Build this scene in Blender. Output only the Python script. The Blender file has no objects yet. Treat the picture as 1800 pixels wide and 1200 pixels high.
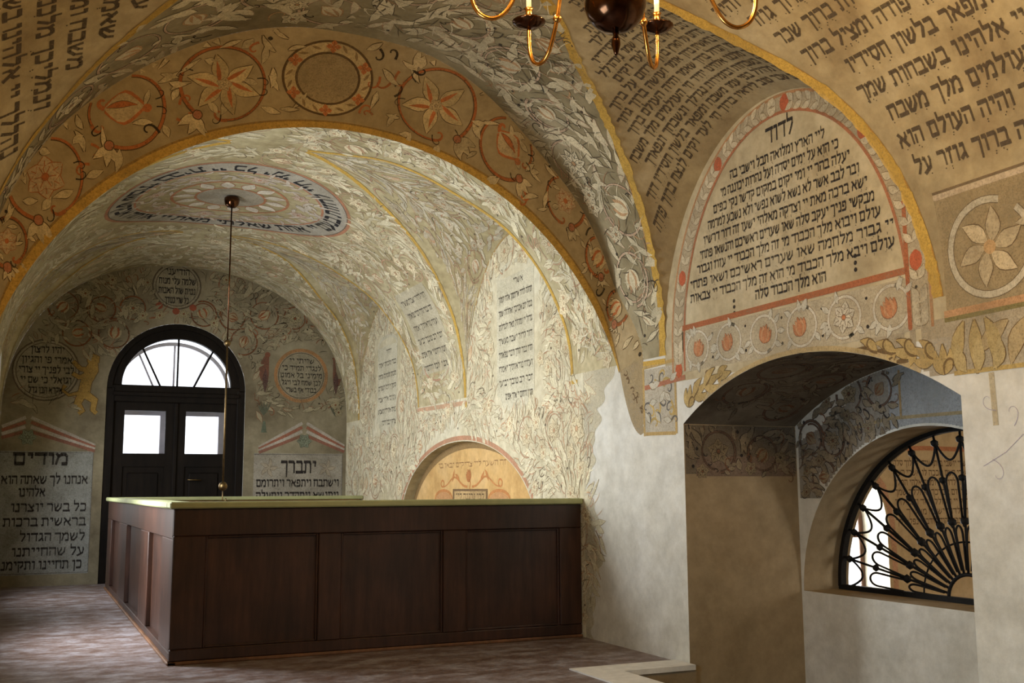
import bpy, bmesh, math, random
import numpy as np
from mathutils import Vector, Matrix

# ------------------------------------------------------------------ camera, world, lights, exposure
SC = bpy.context.scene
COL = SC.collection
EYE = 1.5
cam_d = bpy.data.cameras.new('camera'); cam = bpy.data.objects.new('camera', cam_d); COL.objects.link(cam)
cam_d.sensor_width = 36.0; cam_d.lens = 36.0 * 1872.0 / 1800.0; cam_d.clip_end = 200
_up = Vector((830 - 900, 12950 + 600, -1872)).normalized()            # zenith seen from the camera
_no = Vector((43 - 900, -(864 - 600), -1872)).normalized()            # the nave's axis seen from the camera
_no = (_no - _up * _no.dot(_up)).normalized(); _ea = _no.cross(_up)
cam.matrix_world = Matrix.Translation((0, 0, EYE)) @ Matrix((_ea, _no, _up)).to_4x4()
SC.camera = cam

w = bpy.data.worlds.new('World'); SC.world = w; w.use_nodes = True
w.node_tree.nodes['Background'].inputs[0].default_value = (0.90, 0.94, 1.0, 1)
w.node_tree.nodes['Background'].inputs[1].default_value = 2.2

def area(name, loc, rot, sx, sy, power, col, spread=180):
    l = bpy.data.lights.new(name, 'AREA'); l.shape = 'RECTANGLE'; l.size = sx; l.size_y = sy; l.energy = power; l.color = col; l.spread = math.radians(spread)
    o = bpy.data.objects.new(name, l); COL.objects.link(o); o.location = loc; o.rotation_euler = rot; return o
BULB_W = 33.0
DAY = (0.96, 0.985, 1.0)
# daylight through two tall left windows and the side room's window, plus two added lights
def down(d): return (0, -(math.pi / 2 - math.radians(d)), 0)
area('daylight_window_far', (-0.30, 16.5, 2.45), down(16), 2.7, 1.3, 85, DAY, 150)
area('daylight_window_middle', (-0.30, 11.6, 2.45), down(12), 2.7, 1.3, 225, DAY, 150)
area('added_light_near', (-0.30, 3.6, 1.65), down(8), 1.4, 1.3, 60, (.70, .87, 1.0), 150)  # unseen window light, added to put cool light on the lower right wall
area('daylight_side_room', (9.85, 11.75, 0.9), (-math.pi / 2, 0, 0), 1.6, 1.7, 330, (1, .97, .92))
area('added_light_side_room', (10.6, 2.15, 1.5), (math.pi / 2, 0, 0), 1.7, 2.2, 110, (1, .93, .82))  # unseen light added to brighten the side room's end wall

SC.view_settings.view_transform = 'Standard'; SC.view_settings.look = 'None'
SC.view_settings.gamma = 1.0; SC.view_settings.use_curve_mapping = False
SC.view_settings.exposure = 0.15
SC.cycles.use_denoising = True; SC.cycles.use_adaptive_sampling = True; SC.cycles.adaptive_threshold = .05; SC.cycles.adaptive_min_samples = 16
SC.cycles.transparent_max_bounces = 24; SC.cycles.max_bounces = 7; SC.cycles.diffuse_bounces = 4

rnd = random.Random(7)
PI = math.pi

# ------------------------------------------------------------------ helpers
def mesh_obj(name, V, F, mat, parent=None, smooth=False):
    me = bpy.data.meshes.new(name)
    me.from_pydata([tuple(map(float, v)) for v in V], [], [tuple(f) for f in F]); me.update()
    if smooth:
        me.polygons.foreach_set('use_smooth', [True] * len(me.polygons))
    if mat: me.materials.append(mat)
    o = bpy.data.objects.new(name, me); COL.objects.link(o)
    if parent: o.parent = parent
    return o
def bm_obj(name, bm, mat, parent=None, smooth=False):
    me = bpy.data.meshes.new(name); bm.to_mesh(me); bm.free()
    if smooth: me.polygons.foreach_set('use_smooth', [True] * len(me.polygons))
    if mat: me.materials.append(mat)
    o = bpy.data.objects.new(name, me); COL.objects.link(o)
    if parent: o.parent = parent
    return o
def empty(name, loc=(0, 0, 0)):
    o = bpy.data.objects.new(name, None); COL.objects.link(o); o.location = loc; o.empty_display_size = .1; return o
def tag(o, label=None, cat=None, group=None, kind=None):
    if label: o['label'] = label
    if cat: o['category'] = cat
    if group: o['group'] = group
    if kind: o['kind'] = kind
    return o
def box_bm(x0, x1, y0, y1, z0, z1, bev=0.0):
    bm = bmesh.new(); bmesh.ops.create_cube(bm, size=1)
    for v in bm.verts:
        v.co = Vector(((x0 + x1) / 2 + v.co.x * (x1 - x0), (y0 + y1) / 2 + v.co.y * (y1 - y0), (z0 + z1) / 2 + v.co.z * (z1 - z0)))
    if bev: bmesh.ops.bevel(bm, geom=list(bm.edges), offset=bev, segments=1, affect='EDGES')
    return bm
def box(name, x0, x1, y0, y1, z0, z1, mat, parent=None, bev=0.0):
    return bm_obj(name, box_bm(x0, x1, y0, y1, z0, z1, bev), mat, parent)
def grid(fn, us, vs):
    V = []; F = []
    for u in us:
        for v in vs: V.append(fn(u, v))
    n = len(vs)
    for i in range(len(us) - 1):
        for j in range(n - 1): F.append((i * n + j, (i + 1) * n + j, (i + 1) * n + j + 1, i * n + j + 1))
    return V, F
def tube(name, pts, r, mat, parent=None, seg=8, cyc=False):
    """round bar along a list of points; r a number or one per point"""
    P = [Vector(p) for p in pts]; n = len(P); rr = [r] * n if not hasattr(r, '__len__') else r
    V = []; F = []; prev = None
    for i in range(n):
        if cyc: t = P[(i + 1) % n] - P[i - 1]
        else: t = P[min(i + 1, n - 1)] - P[max(i - 1, 0)]
        t.normalize()
        if prev is None:
            a = t.orthogonal().normalized()
        else:
            a = prev - t * prev.dot(t)
            a = a.normalized() if a.length > 1e-6 else t.orthogonal().normalized()
        prev = a; b = t.cross(a)
        for k in range(seg):
            an = 2 * PI * k / seg; V.append(P[i] + (a * math.cos(an) + b * math.sin(an)) * rr[i])
    m = n if cyc else n - 1
    for i in range(m):
        for k in range(seg):
            j = (i + 1) % n; F.append((i * seg + k, i * seg + (k + 1) % seg, j * seg + (k + 1) % seg, j * seg + k))
    if not cyc:
        F.append(tuple(range(seg))[::-1]); F.append(tuple((n - 1) * seg + k for k in range(seg)))
    return mesh_obj(name, V, F, mat, parent, True)
def lathe(name, prof, mat, parent=None, loc=(0, 0, 0), seg=20):
    V = []; F = []
    for r, z in prof:
        for k in range(seg):
            a = 2 * PI * k / seg; V.append((loc[0] + r * math.cos(a), loc[1] + r * math.sin(a), loc[2] + z))
    for i in range(len(prof) - 1):
        for k in range(seg): F.append((i * seg + k, i * seg + (k + 1) % seg, (i + 1) * seg + (k + 1) % seg, (i + 1) * seg + k))
    F.append(tuple(range(seg))[::-1]); F.append(tuple((len(prof) - 1) * seg + k for k in range(seg)))
    return mesh_obj(name, V, F, mat, parent, True)
def columns(us, segs):
    """strip wall in (u, z): segs(u0,u1) gives a list of ((lo0,lo1),(hi0,hi1)); every rectangle is cut in z so it stays dense"""
    V = []; F = []
    for u0, u1 in zip(us[:-1], us[1:]):
        for (l0, l1), (h0, h1) in segs(u0, u1):
            i = len(V); V += [(u0, l0), (u1, l1), (u1, h1), (u0, h0)]; F.append((i, i + 1, i + 2, i + 3))
    return V, F

# ------------------------------------------------------------------ materials
def nt(name):
    m = bpy.data.materials.new(name); m.use_nodes = True
    return m, m.node_tree, m.node_tree.nodes['Principled BSDF']
def nd(t, kind, **kw):
    n = t.nodes.new(kind)
    for k, v in kw.items(): setattr(n, k, v)
    return n
def noise(t, scale, detail=6, rough=.6, vec=None):
    n = nd(t, 'ShaderNodeTexNoise'); n.inputs['Scale'].default_value = scale; n.inputs['Detail'].default_value = detail; n.inputs['Roughness'].default_value = rough
    if vec is not None: t.links.new(vec, n.inputs['Vector'])
    return n
def ramp(t, fac, stops):
    r = nd(t, 'ShaderNodeValToRGB'); e = r.color_ramp.elements
    while len(e) < len(stops): e.new(0.5)
    for el, (p, c) in zip(e, stops): el.position = p; el.color = (*c, 1)
    t.links.new(fac, r.inputs['Fac']); return r
def mixc(t, fac, a, b, mode='MIX'):
    m = nd(t, 'ShaderNodeMix', data_type='RGBA', blend_type=mode)
    for s, x in ((m.inputs[0], fac), (m.inputs[6], a), (m.inputs[7], b)):
        if isinstance(x, (int, float)): s.default_value = x
        elif isinstance(x, tuple): s.default_value = (*x, 1)
        else: t.links.new(x, s)
    return m.outputs[2]
def wpos(t, sc=(1, 1, 1)):
    g = nd(t, 'ShaderNodeNewGeometry'); m = nd(t, 'ShaderNodeMapping'); m.inputs['Scale'].default_value = sc
    t.links.new(g.outputs['Position'], m.inputs['Vector']); return m.outputs['Vector']
def bump(t, b, h, strength, dist=0.02):
    n = nd(t, 'ShaderNodeBump'); n.inputs['Strength'].default_value = strength; n.inputs['Distance'].default_value = dist
    t.links.new(h, n.inputs['Height']); t.links.new(n.outputs['Normal'], b.inputs['Normal'])
def plaster(name, c0, c1, c2, big=.7, fine=9., rough=.9, bmp=.25):
    m, t, b = nt(name); p = wpos(t)
    n1 = noise(t, big, 5, .62, p); n2 = noise(t, fine, 6, .7, p)
    r1 = ramp(t, n1.outputs['Fac'], [(.34, c0), (.5, c1), (.66, c2)])
    r2 = ramp(t, n2.outputs['Fac'], [(.3, (.80, .79, .77)), (.7, (1.12, 1.12, 1.12))])
    t.links.new(mixc(t, 1.0, r1.outputs['Color'], r2.outputs['Color'], 'MULTIPLY'), b.inputs['Base Color'])
    b.inputs['Roughness'].default_value = rough; b.inputs['Specular IOR Level'].default_value = .2
    bump(t, b, n2.outputs['Fac'], bmp); return m
def simple(name, col, rough=.5, metal=0., var=.25, scale=14., sc=(1, 1, 1), spec=.5, bmp=0.):
    m, t, b = nt(name); n = noise(t, scale, 5, .6, wpos(t, sc))
    lo = tuple(c * (1 - var) for c in col); hi = tuple(min(1, c * (1 + var)) for c in col)
    r = ramp(t, n.outputs['Fac'], [(.3, lo), (.7, hi)]); t.links.new(r.outputs['Color'], b.inputs['Base Color'])
    b.inputs['Roughness'].default_value = rough; b.inputs['Metallic'].default_value = metal; b.inputs['Specular IOR Level'].default_value = spec
    if bmp: bump(t, b, n.outputs['Fac'], bmp)
    return m
M = {}
M['white_plaster'] = plaster('white_plaster', (.52, .50, .425), (.62, .605, .53), (.67, .665, .61), .9, 5)
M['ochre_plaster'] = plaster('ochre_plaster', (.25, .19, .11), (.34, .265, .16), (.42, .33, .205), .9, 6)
M['text_ground'] = plaster('text_ground', (.27, .20, .105), (.38, .30, .165), (.46, .375, .225), 1.3, 9)
M['grey_ground'] = plaster('grey_ground', (.20, .165, .09), (.285, .245, .145), (.36, .31, .195), 1.1, 8)
M['pale_ground'] = plaster('pale_ground', (.33, .275, .15), (.43, .37, .215), (.52, .46, .29), 1.0, 8)
M['lunette_ground'] = plaster('lunette_ground', (.38, .31, .185), (.48, .405, .255), (.55, .48, .325), 1.3, 9)
M['cream_ground'] = plaster('cream_ground', (.51, .455, .30), (.59, .535, .375), (.64, .60, .45), 1.0, 8)
M['dark_ground'] = plaster('dark_ground', (.15, .125, .08), (.24, .21, .14), (.32, .29, .20), .8, 7)
M['face_ground'] = plaster('face_ground', (.28, .205, .095), (.37, .28, .145), (.43, .335, .185), 1.2, 10)
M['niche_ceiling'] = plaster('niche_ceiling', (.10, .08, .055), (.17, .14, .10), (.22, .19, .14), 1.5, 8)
M['side_room'] = plaster('side_room_plaster', (.45, .33, .18), (.55, .42, .24), (.62, .49, .30), .8, 6)
M['orange_niche'] = plaster('orange_niche', (.50, .30, .11), (.62, .40, .16), (.68, .46, .21), 1.2, 8)
def fresco():
    m, t, b = nt('fresco_paint'); a = nd(t, 'ShaderNodeAttribute', attribute_name='paint'); p = wpos(t)
    n1 = noise(t, 30, 6, .7, p); n2 = noise(t, 2.6, 5, .62, p); n3 = noise(t, 75, 4, .65, p)
    r1 = ramp(t, n1.outputs['Fac'], [(.32, (.78, .76, .72)), (.55, (1, 1, 1)), (.75, (1.1, 1.08, 1.04))])
    c = mixc(t, 1.0, a.outputs['Color'], r1.outputs['Color'], 'MULTIPLY')
    t.links.new(c, b.inputs['Base Color']); b.inputs['Roughness'].default_value = .92; b.inputs['Specular IOR Level'].default_value = .15
    wear = ramp(t, n2.outputs['Fac'], [(.40, (1, 1, 1)), (.72, (.58, .58, .58))]); grain = ramp(t, n3.outputs['Fac'], [(.32, (.6, .6, .6)), (.52, (1, 1, 1))])
    t.links.new(mixc(t, 1.0, wear.outputs['Color'], grain.outputs['Color'], 'MULTIPLY'), b.inputs['Alpha'])      # worn paint lets the plaster through
    return m
M['paint'] = fresco()
def floor_mat():
    m, t, b = nt('floor_stone'); p = wpos(t, (.8, 1.1, 1))
    n1 = noise(t, 4.2, 8, .72, p); n2 = noise(t, 22, 5, .7, wpos(t))
    r = ramp(t, n1.outputs['Fac'], [(.38, (.13, .075, .055)), (.50, (.22, .17, .16)), (.62, (.355, .33, .355))])
    r2 = ramp(t, n2.outputs['Fac'], [(.3, (.75, .75, .75)), (.7, (1.15, 1.15, 1.15))])
    t.links.new(mixc(t, 1.0, r.outputs['Color'], r2.outputs['Color'], 'MULTIPLY'), b.inputs['Base Color'])
    b.inputs['Roughness'].default_value = .42; bump(t, b, n2.outputs['Fac'], .12); return m
M['floor'] = floor_mat()
def wood(name, c0, c1, rough=.38, sc=(3, 3, .35), coat=0.):
    m, t, b = nt(name); n = noise(t, 5, 7, .65, wpos(t, sc)); n2 = noise(t, 1.7, 4, .6, wpos(t))
    r = ramp(t, n.outputs['Fac'], [(.3, c0), (.7, c1)]); r2 = ramp(t, n2.outputs['Fac'], [(.3, (.6, .6, .62)), (.7, (1.3, 1.2, 1.1))])
    t.links.new(mixc(t, 1.0, r.outputs['Color'], r2.outputs['Color'], 'MULTIPLY'), b.inputs['Base Color'])
    b.inputs['Roughness'].default_value = rough; b.inputs['Coat Weight'].default_value = coat; b.inputs['Coat Roughness'].default_value = .16; bump(t, b, n.outputs['Fac'], .12, .01); return m
M['wood'] = wood('dark_stained_wood', (.021, .009, .006), (.060, .027, .018), .40)
M['side_wood'] = M['wood']
M['inner_wood'] = wood('plain_wood', (.38, .22, .08), (.52, .33, .14), .6)
M['cap'] = simple('sage_green_paint', (.36, .385, .19), .5, 0, .12, 6)
M['door'] = wood('black_brown_door_wood', (.005, .004, .0035), (.012, .009, .007), .6)
M['door'].node_tree.nodes['Principled BSDF'].inputs['Specular IOR Level'].default_value = .15
M['iron'] = simple('wrought_iron', (.008, .0075, .007), .7, 0., .3, 40, spec=.2)
M['brass'] = simple('aged_brass', (.62, .30, .07), .24, 1.0, .25, 25)
M['dark_brass'] = simple('dark_bronze', (.10, .045, .022), .16, 1.0, .4, 12)
M['rod'] = simple('dull_brass_rod', (.16, .11, .05), .4, 1.0, .3, 20)
M['kerb'] = simple('whitewashed_stone', (.70, .70, .66), .85, 0, .12, 9, bmp=.2)
M['frame_brown'] = wood('brown_window_wood', (.12, .06, .03), (.2, .10, .05), .5)
M['outer_frame'] = simple('grey_outer_frame', (.42, .40, .43), .7, 0, .1, 5)
M['candle'] = simple('cream_candle_sleeve', (.75, .68, .5), .6, 0, .05)
def glass():
    m, t, b = nt('window_glass'); out = t.nodes['Material Output']; t.nodes.remove(b)
    tr = nd(t, 'ShaderNodeBsdfTransparent'); gl = nd(t, 'ShaderNodeBsdfGlossy'); gl.inputs['Roughness'].default_value = .03
    n = noise(t, 3, 3, .5, wpos(t)); r = ramp(t, n.outputs['Fac'], [(.3, (.90, .91, .93)), (.7, (.97, .97, .98))])
    t.links.new(r.outputs['Color'], tr.inputs['Color'])
    fr = nd(t, 'ShaderNodeFresnel'); fr.inputs['IOR'].default_value = 1.45; mx = nd(t, 'ShaderNodeMixShader')
    t.links.new(fr.outputs[0], mx.inputs[0]); t.links.new(tr.outputs[0], mx.inputs[1]); t.links.new(gl.outputs[0], mx.inputs[2]); t.links.new(mx.outputs[0], out.inputs[0])
    return m
M['glass'] = glass()
def bulb():
    m, t, b = nt('lit_bulb'); n = noise(t, 6, 2, .5, wpos(t)); r = ramp(t, n.outputs['Fac'], [(.2, (1, .62, .28)), (.8, (1, .7, .36))])
    t.links.new(r.outputs['Color'], b.inputs['Emission Color']); b.inputs['Emission Strength'].default_value = 14; return m
M['bulb'] = bulb()

# ------------------------------------------------------------------ the vault's geometry
XR, XL, X0, ZS, HV, PN = 5.27, -0.41, 2.29, 2.70, 2.65, 2.2
YF, YN = 18.9, -2.6                                   # end wall, wall behind the photographer
YA = 9.05                                             # diaphragm arch between the two bays
class Profile:                                        # half of the barrel, foot to crown, by arc length
    def __init__(s, a, sgn):
        th = np.linspace(0, PI / 2, 600); c, sn = np.cos(th) ** (2 / PN), np.sin(th) ** (2 / PN)
        s.x = X0 + sgn * a * c; s.z = ZS + HV * sn; s.sgn = sgn
        d = np.hypot(np.diff(s.x), np.diff(s.z)); s.v = np.concatenate([[0], np.cumsum(d)]); s.L = s.v[-1]
        nx, nz = -np.gradient(s.z, s.v), np.gradient(s.x, s.v); l = np.hypot(nx, nz); s.nx, s.nz = nx / l, nz / l
        if s.sgn < 0: s.nx, s.nz = -s.nx, -s.nz
    def P(s, v): return np.interp(v, s.v, s.x), np.interp(v, s.v, s.z)
    def N(s, v): return np.interp(v, s.v, s.nx), np.interp(v, s.v, s.nz)
    def v_of_x(s, x): return float(np.interp(s.sgn * (X0 - x), s.sgn * (X0 - s.x), s.v))
    def v_of_z(s, z): return np.interp(z, s.z, s.v)
PR, PL = Profile(XR - X0, 1), Profile(X0 - XL, -1)
def groin(prof, pts):
    q = sorted((prof.v_of_x(x), y) for x, y in pts); vs = np.array([a for a, b in q]); ys = np.array([b for a, b in q])
    vv = np.linspace(vs[0], vs[-1], 160); yy = np.interp(vv, vs, ys)
    k = np.ones(17) / 17; yp = np.concatenate([np.full(8, yy[0]), yy, np.full(8, yy[-1])]); ys2 = np.convolve(yp, k, 'valid')
    wt = np.linspace(0, 1, 160) ** 8; ys2 = ys2 + (yy[-1] - ys2[-1]) * wt + (yy[0] - ys2[0]) * wt[::-1]
    f = lambda v: np.interp(v, vv, ys2)
    f.vt = vs[-1]; return f
def mirror(pts): return [(X0 - (x - X0) * (X0 - XL) / (XR - X0), y) for x, y in pts]
G_R = [(5.27, 5.03), (5.24, 5.11), (5.13, 5.23), (4.94, 5.42), (4.74, 5.64), (4.48, 5.92), (4.16, 6.14), (3.96, 6.22), (3.4, 6.48), (2.9, 6.60)]
G_N = [(5.27, 8.22), (5.14, 8.16), (4.87, 8.0), (4.52, 7.78), (3.98, 7.39), (3.46, 6.87), (2.9, 6.60)]
G_1 = [(5.27, 10.07), (5.25, 10.1), (5.05, 10.34), (4.72, 10.57), (4.27, 10.93), (3.5, 11.18), (3.1, 11.5), (2.74, 11.66)]
G_2 = [(5.27, 13.07), (5.22, 13.1), (4.87, 12.98), (4.24, 12.66), (3.83, 12.4), (3.22, 11.95), (2.74, 11.66)]
G_3 = [(5.27, 14.99), (5.2, 15.08), (4.97, 15.36), (4.66, 15.55), (4.3, 15.83), (3.4, 16.05), (2.65, 16.2)]
G_4 = [(5.27, 18.07), (5.22, 18.05), (4.85, 17.65), (4.35, 17.45), (3.55, 16.6), (2.65, 16.2)]
G_LN = [(-.41, 8.28), (-.2, 8.40), (.07, 8.38), (.36, 8.07), (.57, 7.87), (.77, 7.58), (1.3, 7.0), (1.7, 6.6)]
gR, gN, g1, g2, g3, g4 = [groin(PR, g) for g in (G_R, G_N, G_1, G_2, G_3, G_4)]
lR, l1, l2, l3, l4 = [groin(PL, mirror(g)) for g in (G_R, G_1, G_2, G_3, G_4)]
lN = groin(PL, G_LN); lR = groin(PL, [(X0 - (x - X0) * (X0 - XL) / (XR - X0) if x > 2.95 else 1.7, y) for x, y in G_R])
def sstep(x): x = np.clip(x, 0, 1); return x * x * (3 - 2 * x)
def yB(v): return 8.60 + .38 * sstep(v / .9) - .55 * sstep((v - 2.0) / 2.0)         # where the arch face meets the near barrel
def yK(v): return 9.08 + .25 * sstep(v / .9)         # and the far barrel
def barrel_zone(prof, A, B, nv=130, nu=14):
    vs = np.linspace(0, prof.L, nv); V = []; F = []
    for v in vs:
        x, z = prof.P(v)
        a, b = float(A(v)), float(B(v))
        for u in np.linspace(a, b, nu): V.append((x, u, z))
    for i in range(nv - 1):
        for j in range(nu - 1): F.append((i * nu + j, (i + 1) * nu + j, (i + 1) * nu + j + 1, i * nu + j + 1))
    return V, F
K = lambda c: (lambda v: c)
ceiling = empty('ceiling'); tag(ceiling, 'painted barrel vault with groined side cells over the hall', kind='structure')
zones = [(PR, K(YN), gR, 'text_ground'), (PR, gN, yB, 'grey_ground'), (PR, yK, g1, 'pale_ground'), (PR, g2, g3, 'pale_ground'), (PR, g4, K(YF), 'pale_ground'),
         (PL, K(YN), lR, 'text_ground'), (PL, lN, yB, 'grey_ground'), (PL, yK, l1, 'pale_ground'), (PL, l2, l3, 'pale_ground'), (PL, l4, K(YF), 'pale_ground')]
for prof, A, B, mt in zones:
    V, F = barrel_zone(prof, A, B); mesh_obj('barrel_web', V, F, M[mt], ceiling, True)

class Cell:                                           # side cell: ruled between the arch on the wall and the two groins
    def __init__(s, prof, gn, gf, yc, a, rise, xw):
        s.p, s.gn, s.gf, s.yc, s.a, s.rise, s.xw = prof, gn, gf, yc, a, rise, xw
        s.vt = min(gn.vt, gf.vt); s.zt = float(prof.P(s.vt)[1])
    def arch(s, y): return ZS + s.rise * np.sqrt(np.clip(1 - ((y - s.yc) / s.a) ** 2, 0, 1))
    def map(s, t, w):
        t = np.asarray(t, float); w = np.asarray(w, float); q = np.sin(PI * t)
        wy, wz = s.yc - s.a * np.cos(PI * t), ZS + s.rise * q
        v = np.minimum(s.p.v_of_z(ZS + (s.zt - ZS) * q), s.vt); gx, gz = s.p.P(v); gy = np.where(t < .5, s.gn(v), s.gf(v))
        bow = 4 * w * (1 - w) * .05 * q
        return np.stack([s.xw + (gx - s.xw) * w, wy + (gy - wy) * w, wz + (gz - wz) * w + bow], -1)
    def mapn(s, t, w, off):
        e = 1e-3; p = s.map(t, w); du = s.map(np.clip(t + e, 0, 1), w) - s.map(np.clip(t - e, 0, 1), w); dw = s.map(t, w + e) - s.map(t, w - e)
        n = np.cross(du, dw); n /= np.linalg.norm(n, axis=-1, keepdims=True) + 1e-12
        n *= np.sign((n * (np.array([X0, s.yc, 2.5]) - p)).sum(-1, keepdims=True))
        return p + n * np.asarray(off)[..., None]
CN = Cell(PR, gR, gN, 6.62, 1.60, 1.90, XR); C1 = Cell(PR, g1, g2, 11.57, 1.50, 1.93, XR); C2 = Cell(PR, g3, g4, 16.53, 1.54, 1.93, XR)
D1 = Cell(PL, l1, l2, 11.57, 1.50, 1.93, XL); D2 = Cell(PL, l3, l4, 16.53, 1.54, 1.93, XL); DN = Cell(PL, lR, lN, 6.65, 1.62, 1.90, XL)
for c, mt in ((CN, 'text_ground'), (C1, 'pale_ground'), (C2, 'pale_ground'), (D1, 'pale_ground'), (D2, 'pale_ground'), (DN, 'text_ground')):
    ts = .5 - .5 * np.cos(np.linspace(0, PI, 121)); V, F = grid(lambda t, w: c.map(t, w), ts, np.linspace(0, 1, 17))
    mesh_obj('vault_cell', V, F, M[mt], ceiling, True)

# diaphragm arch: painted face, back face, both ruled from the arch edge to the barrel
ARC = (2.475, 1.779, 2.912)
_a0 = math.atan2(2.62 - ARC[1], XR - ARC[0]); _a1 = math.atan2(2.62 - ARC[1], -0.36 - ARC[0])
def arc_edge(t):                                      # t 0 left .. 1 right
    a = _a1 + (_a0 - _a1) * np.asarray(t, float); r = ARC[2] + .02 * np.sin(PI * np.asarray(t))
    x = ARC[0] + r * np.cos(a); z = ARC[1] + r * np.sin(a); return np.minimum(x, XR), z
LT = PL.L + PR.L
def full_profile(t):                                  # barrel point for the same t
    s = np.asarray(t, float) * LT; lx, lz = PL.P(s); rx, rz = PR.P(LT - s); m = s < PL.L
    return np.where(m, lx, rx), np.where(m, lz, rz), np.where(m, s, LT - s)
def face(t, w, back=False):
    t = np.asarray(t, float); w = np.asarray(w, float)
    ex, ez = arc_edge(t); bx, bz, v = full_profile(t); by = yK(v) if back else yB(v)
    g = w + .25 * w * (1 - w)                         # slight cove towards the barrel
    return np.stack([ex + (bx - ex) * g, YA + (by - YA) * w ** 1.6, ez + (bz - ez) * g], -1)
def facen(t, w, off):
    e = 1e-3; p = face(t, w); du = face(t + e, w) - face(t - e, w); dw = face(t, w + e) - face(t, np.maximum(w - e, 0))
    n = np.cross(du, dw); n /= np.linalg.norm(n, axis=-1, keepdims=True) + 1e-12; n *= np.where(n[..., 1:2] > 0, -1, 1)
    return p + n * np.asarray(off)[..., None]
wall_arch = empty('wall_diaphragm_arch'); tag(wall_arch, 'wide painted arch dividing the near bay from the far bay', kind='structure')
V, F = grid(lambda t, w: face(t, w), np.linspace(0, 1, 200), np.linspace(0, 1, 17)); mesh_obj('arch_face', V, F, M['face_ground'], wall_arch, True)
V, F = grid(lambda t, w: face(t, w, True), np.linspace(0, 1, 90), np.linspace(0, 1, 5)); mesh_obj('arch_back', V, F, M['pale_ground'], wall_arch, True)

# ------------------------------------------------------------------ right wall with the passage niche and the small painted niche
NY0, NY1, NZS, NZT = 4.86, 7.95, 2.06, 2.50           # passage niche
def niche_top(y):
    c, hw = (NY0 + NY1) / 2 + .1, (NY1 - NY0) / 2; r = NZT - NZS; R = (hw * hw + r * r) / (2 * r)
    return NZT - R + np.sqrt(np.maximum(R * R - np.minimum(abs(y - (NY0 + NY1) / 2 ), hw) ** 2, 0))
SY0, SY1, SZ0, SZT = 10.95, 15.75, .95, 2.13          # small niche
def small_top(y): return SZ0 + (SZT - SZ0) * np.sqrt(np.clip(1 - abs((y - 13.35) / 2.4) ** 2.1, 0, 1))
PITZ = -1.3
def right_top(y):
    z = ZS
    for c in (CN, C1, C2):
        if abs(y - c.yc) < c.a: z = max(z, float(c.arch(y)) + .03)
    return z
def us_with(lo, hi, step, extra):
    u = set(np.round(np.arange(lo, hi + 1e-6, step), 4)) | set(extra) | {hi}
    return sorted(x for x in u if lo <= x <= hi)
arch_pts = []
for c in (CN, C1, C2): arch_pts += [round(c.yc - c.a * math.cos(PI * k / 40), 4) for k in range(41)]
arch_pts += [round(13.35 - 2.4 * math.cos(PI * k / 40), 4) for k in range(41)] + [NY0, NY1]
def right_segs(u0, u1):
    m = (u0 + u1) / 2; t = (right_top(u0), right_top(u1)); z0 = PITZ if m < NY1 else -.1; lo = (z0, z0)
    if NY0 < m < NY1: return [((float(niche_top(u0)), float(niche_top(u1))), t)]
    if SY0 < m < SY1: return [(lo, (SZ0, SZ0)), ((float(small_top(u0)), float(small_top(u1))), t)]
    return [(lo, t)]
V, F = [], []; FM = []
for u0, u1 in zip((uu := us_with(YN, YF, .15, arch_pts + [8.22, 4.3, 9.8]))[:-1], uu[1:]):
    m = (u0 + u1) / 2; cut = 2.44 if m < 8.22 else (9 if m < 9.8 else -.1)
    for (a0, a1), (b0, b1) in right_segs(u0, u1):
        for lo0, lo1, hi0, hi1, k in ((a0, a1, min(b0, max(a0, cut)), min(b1, max(a1, cut)), 0), (max(a0, min(b0, cut)), max(a1, min(b1, cut)), b0, b1, 2 if m > 9 else 1)):
            if max(hi0 - lo0, hi1 - lo1) < 1e-5: continue
            i_ = len(V); V += [(u0, lo0), (u1, lo1), (u1, hi1), (u0, hi0)]; F.append((i_, i_ + 1, i_ + 2, i_ + 3)); FM.append(k)
wall_right = mesh_obj('wall_right', [(XR, y, z) for y, z in V], F, M['white_plaster']); tag(wall_right, 'whitewashed right wall with painted upper part', kind='structure')
wall_right.data.materials.append(M['lunette_ground']); wall_right.data.materials.append(M['cream_ground']); wall_right.data.polygons.foreach_set('material_index', FM)
# passage niche: jambs, ceiling, back wall with the lunette opening
XB, XG = 6.50, 6.90
niche = empty('wall_passage_niche'); tag(niche, 'deep ochre passage niche in the right wall', kind='structure')
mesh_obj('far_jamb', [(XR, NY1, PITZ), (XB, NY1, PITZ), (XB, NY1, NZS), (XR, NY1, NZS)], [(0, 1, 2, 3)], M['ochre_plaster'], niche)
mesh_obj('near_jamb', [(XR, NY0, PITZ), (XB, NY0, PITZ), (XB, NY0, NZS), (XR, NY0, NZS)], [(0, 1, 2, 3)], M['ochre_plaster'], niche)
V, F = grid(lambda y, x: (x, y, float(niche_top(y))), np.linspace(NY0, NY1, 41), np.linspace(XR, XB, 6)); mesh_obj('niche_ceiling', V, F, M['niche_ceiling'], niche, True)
LYC, LA, LZ0, LZT = 6.40, 1.52, .57, 1.98             # lunette opening
def lun(y, a=LA, z1=LZT): return LZ0 + (z1 - LZ0) * math.sqrt(max(0, 1 - ((y - LYC) / a) ** 2))
lu = [LYC - LA * math.cos(PI * k / 48) for k in range(49)]
us = sorted(set([NY0, NY1] + [round(x, 5) for x in lu]))
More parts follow.
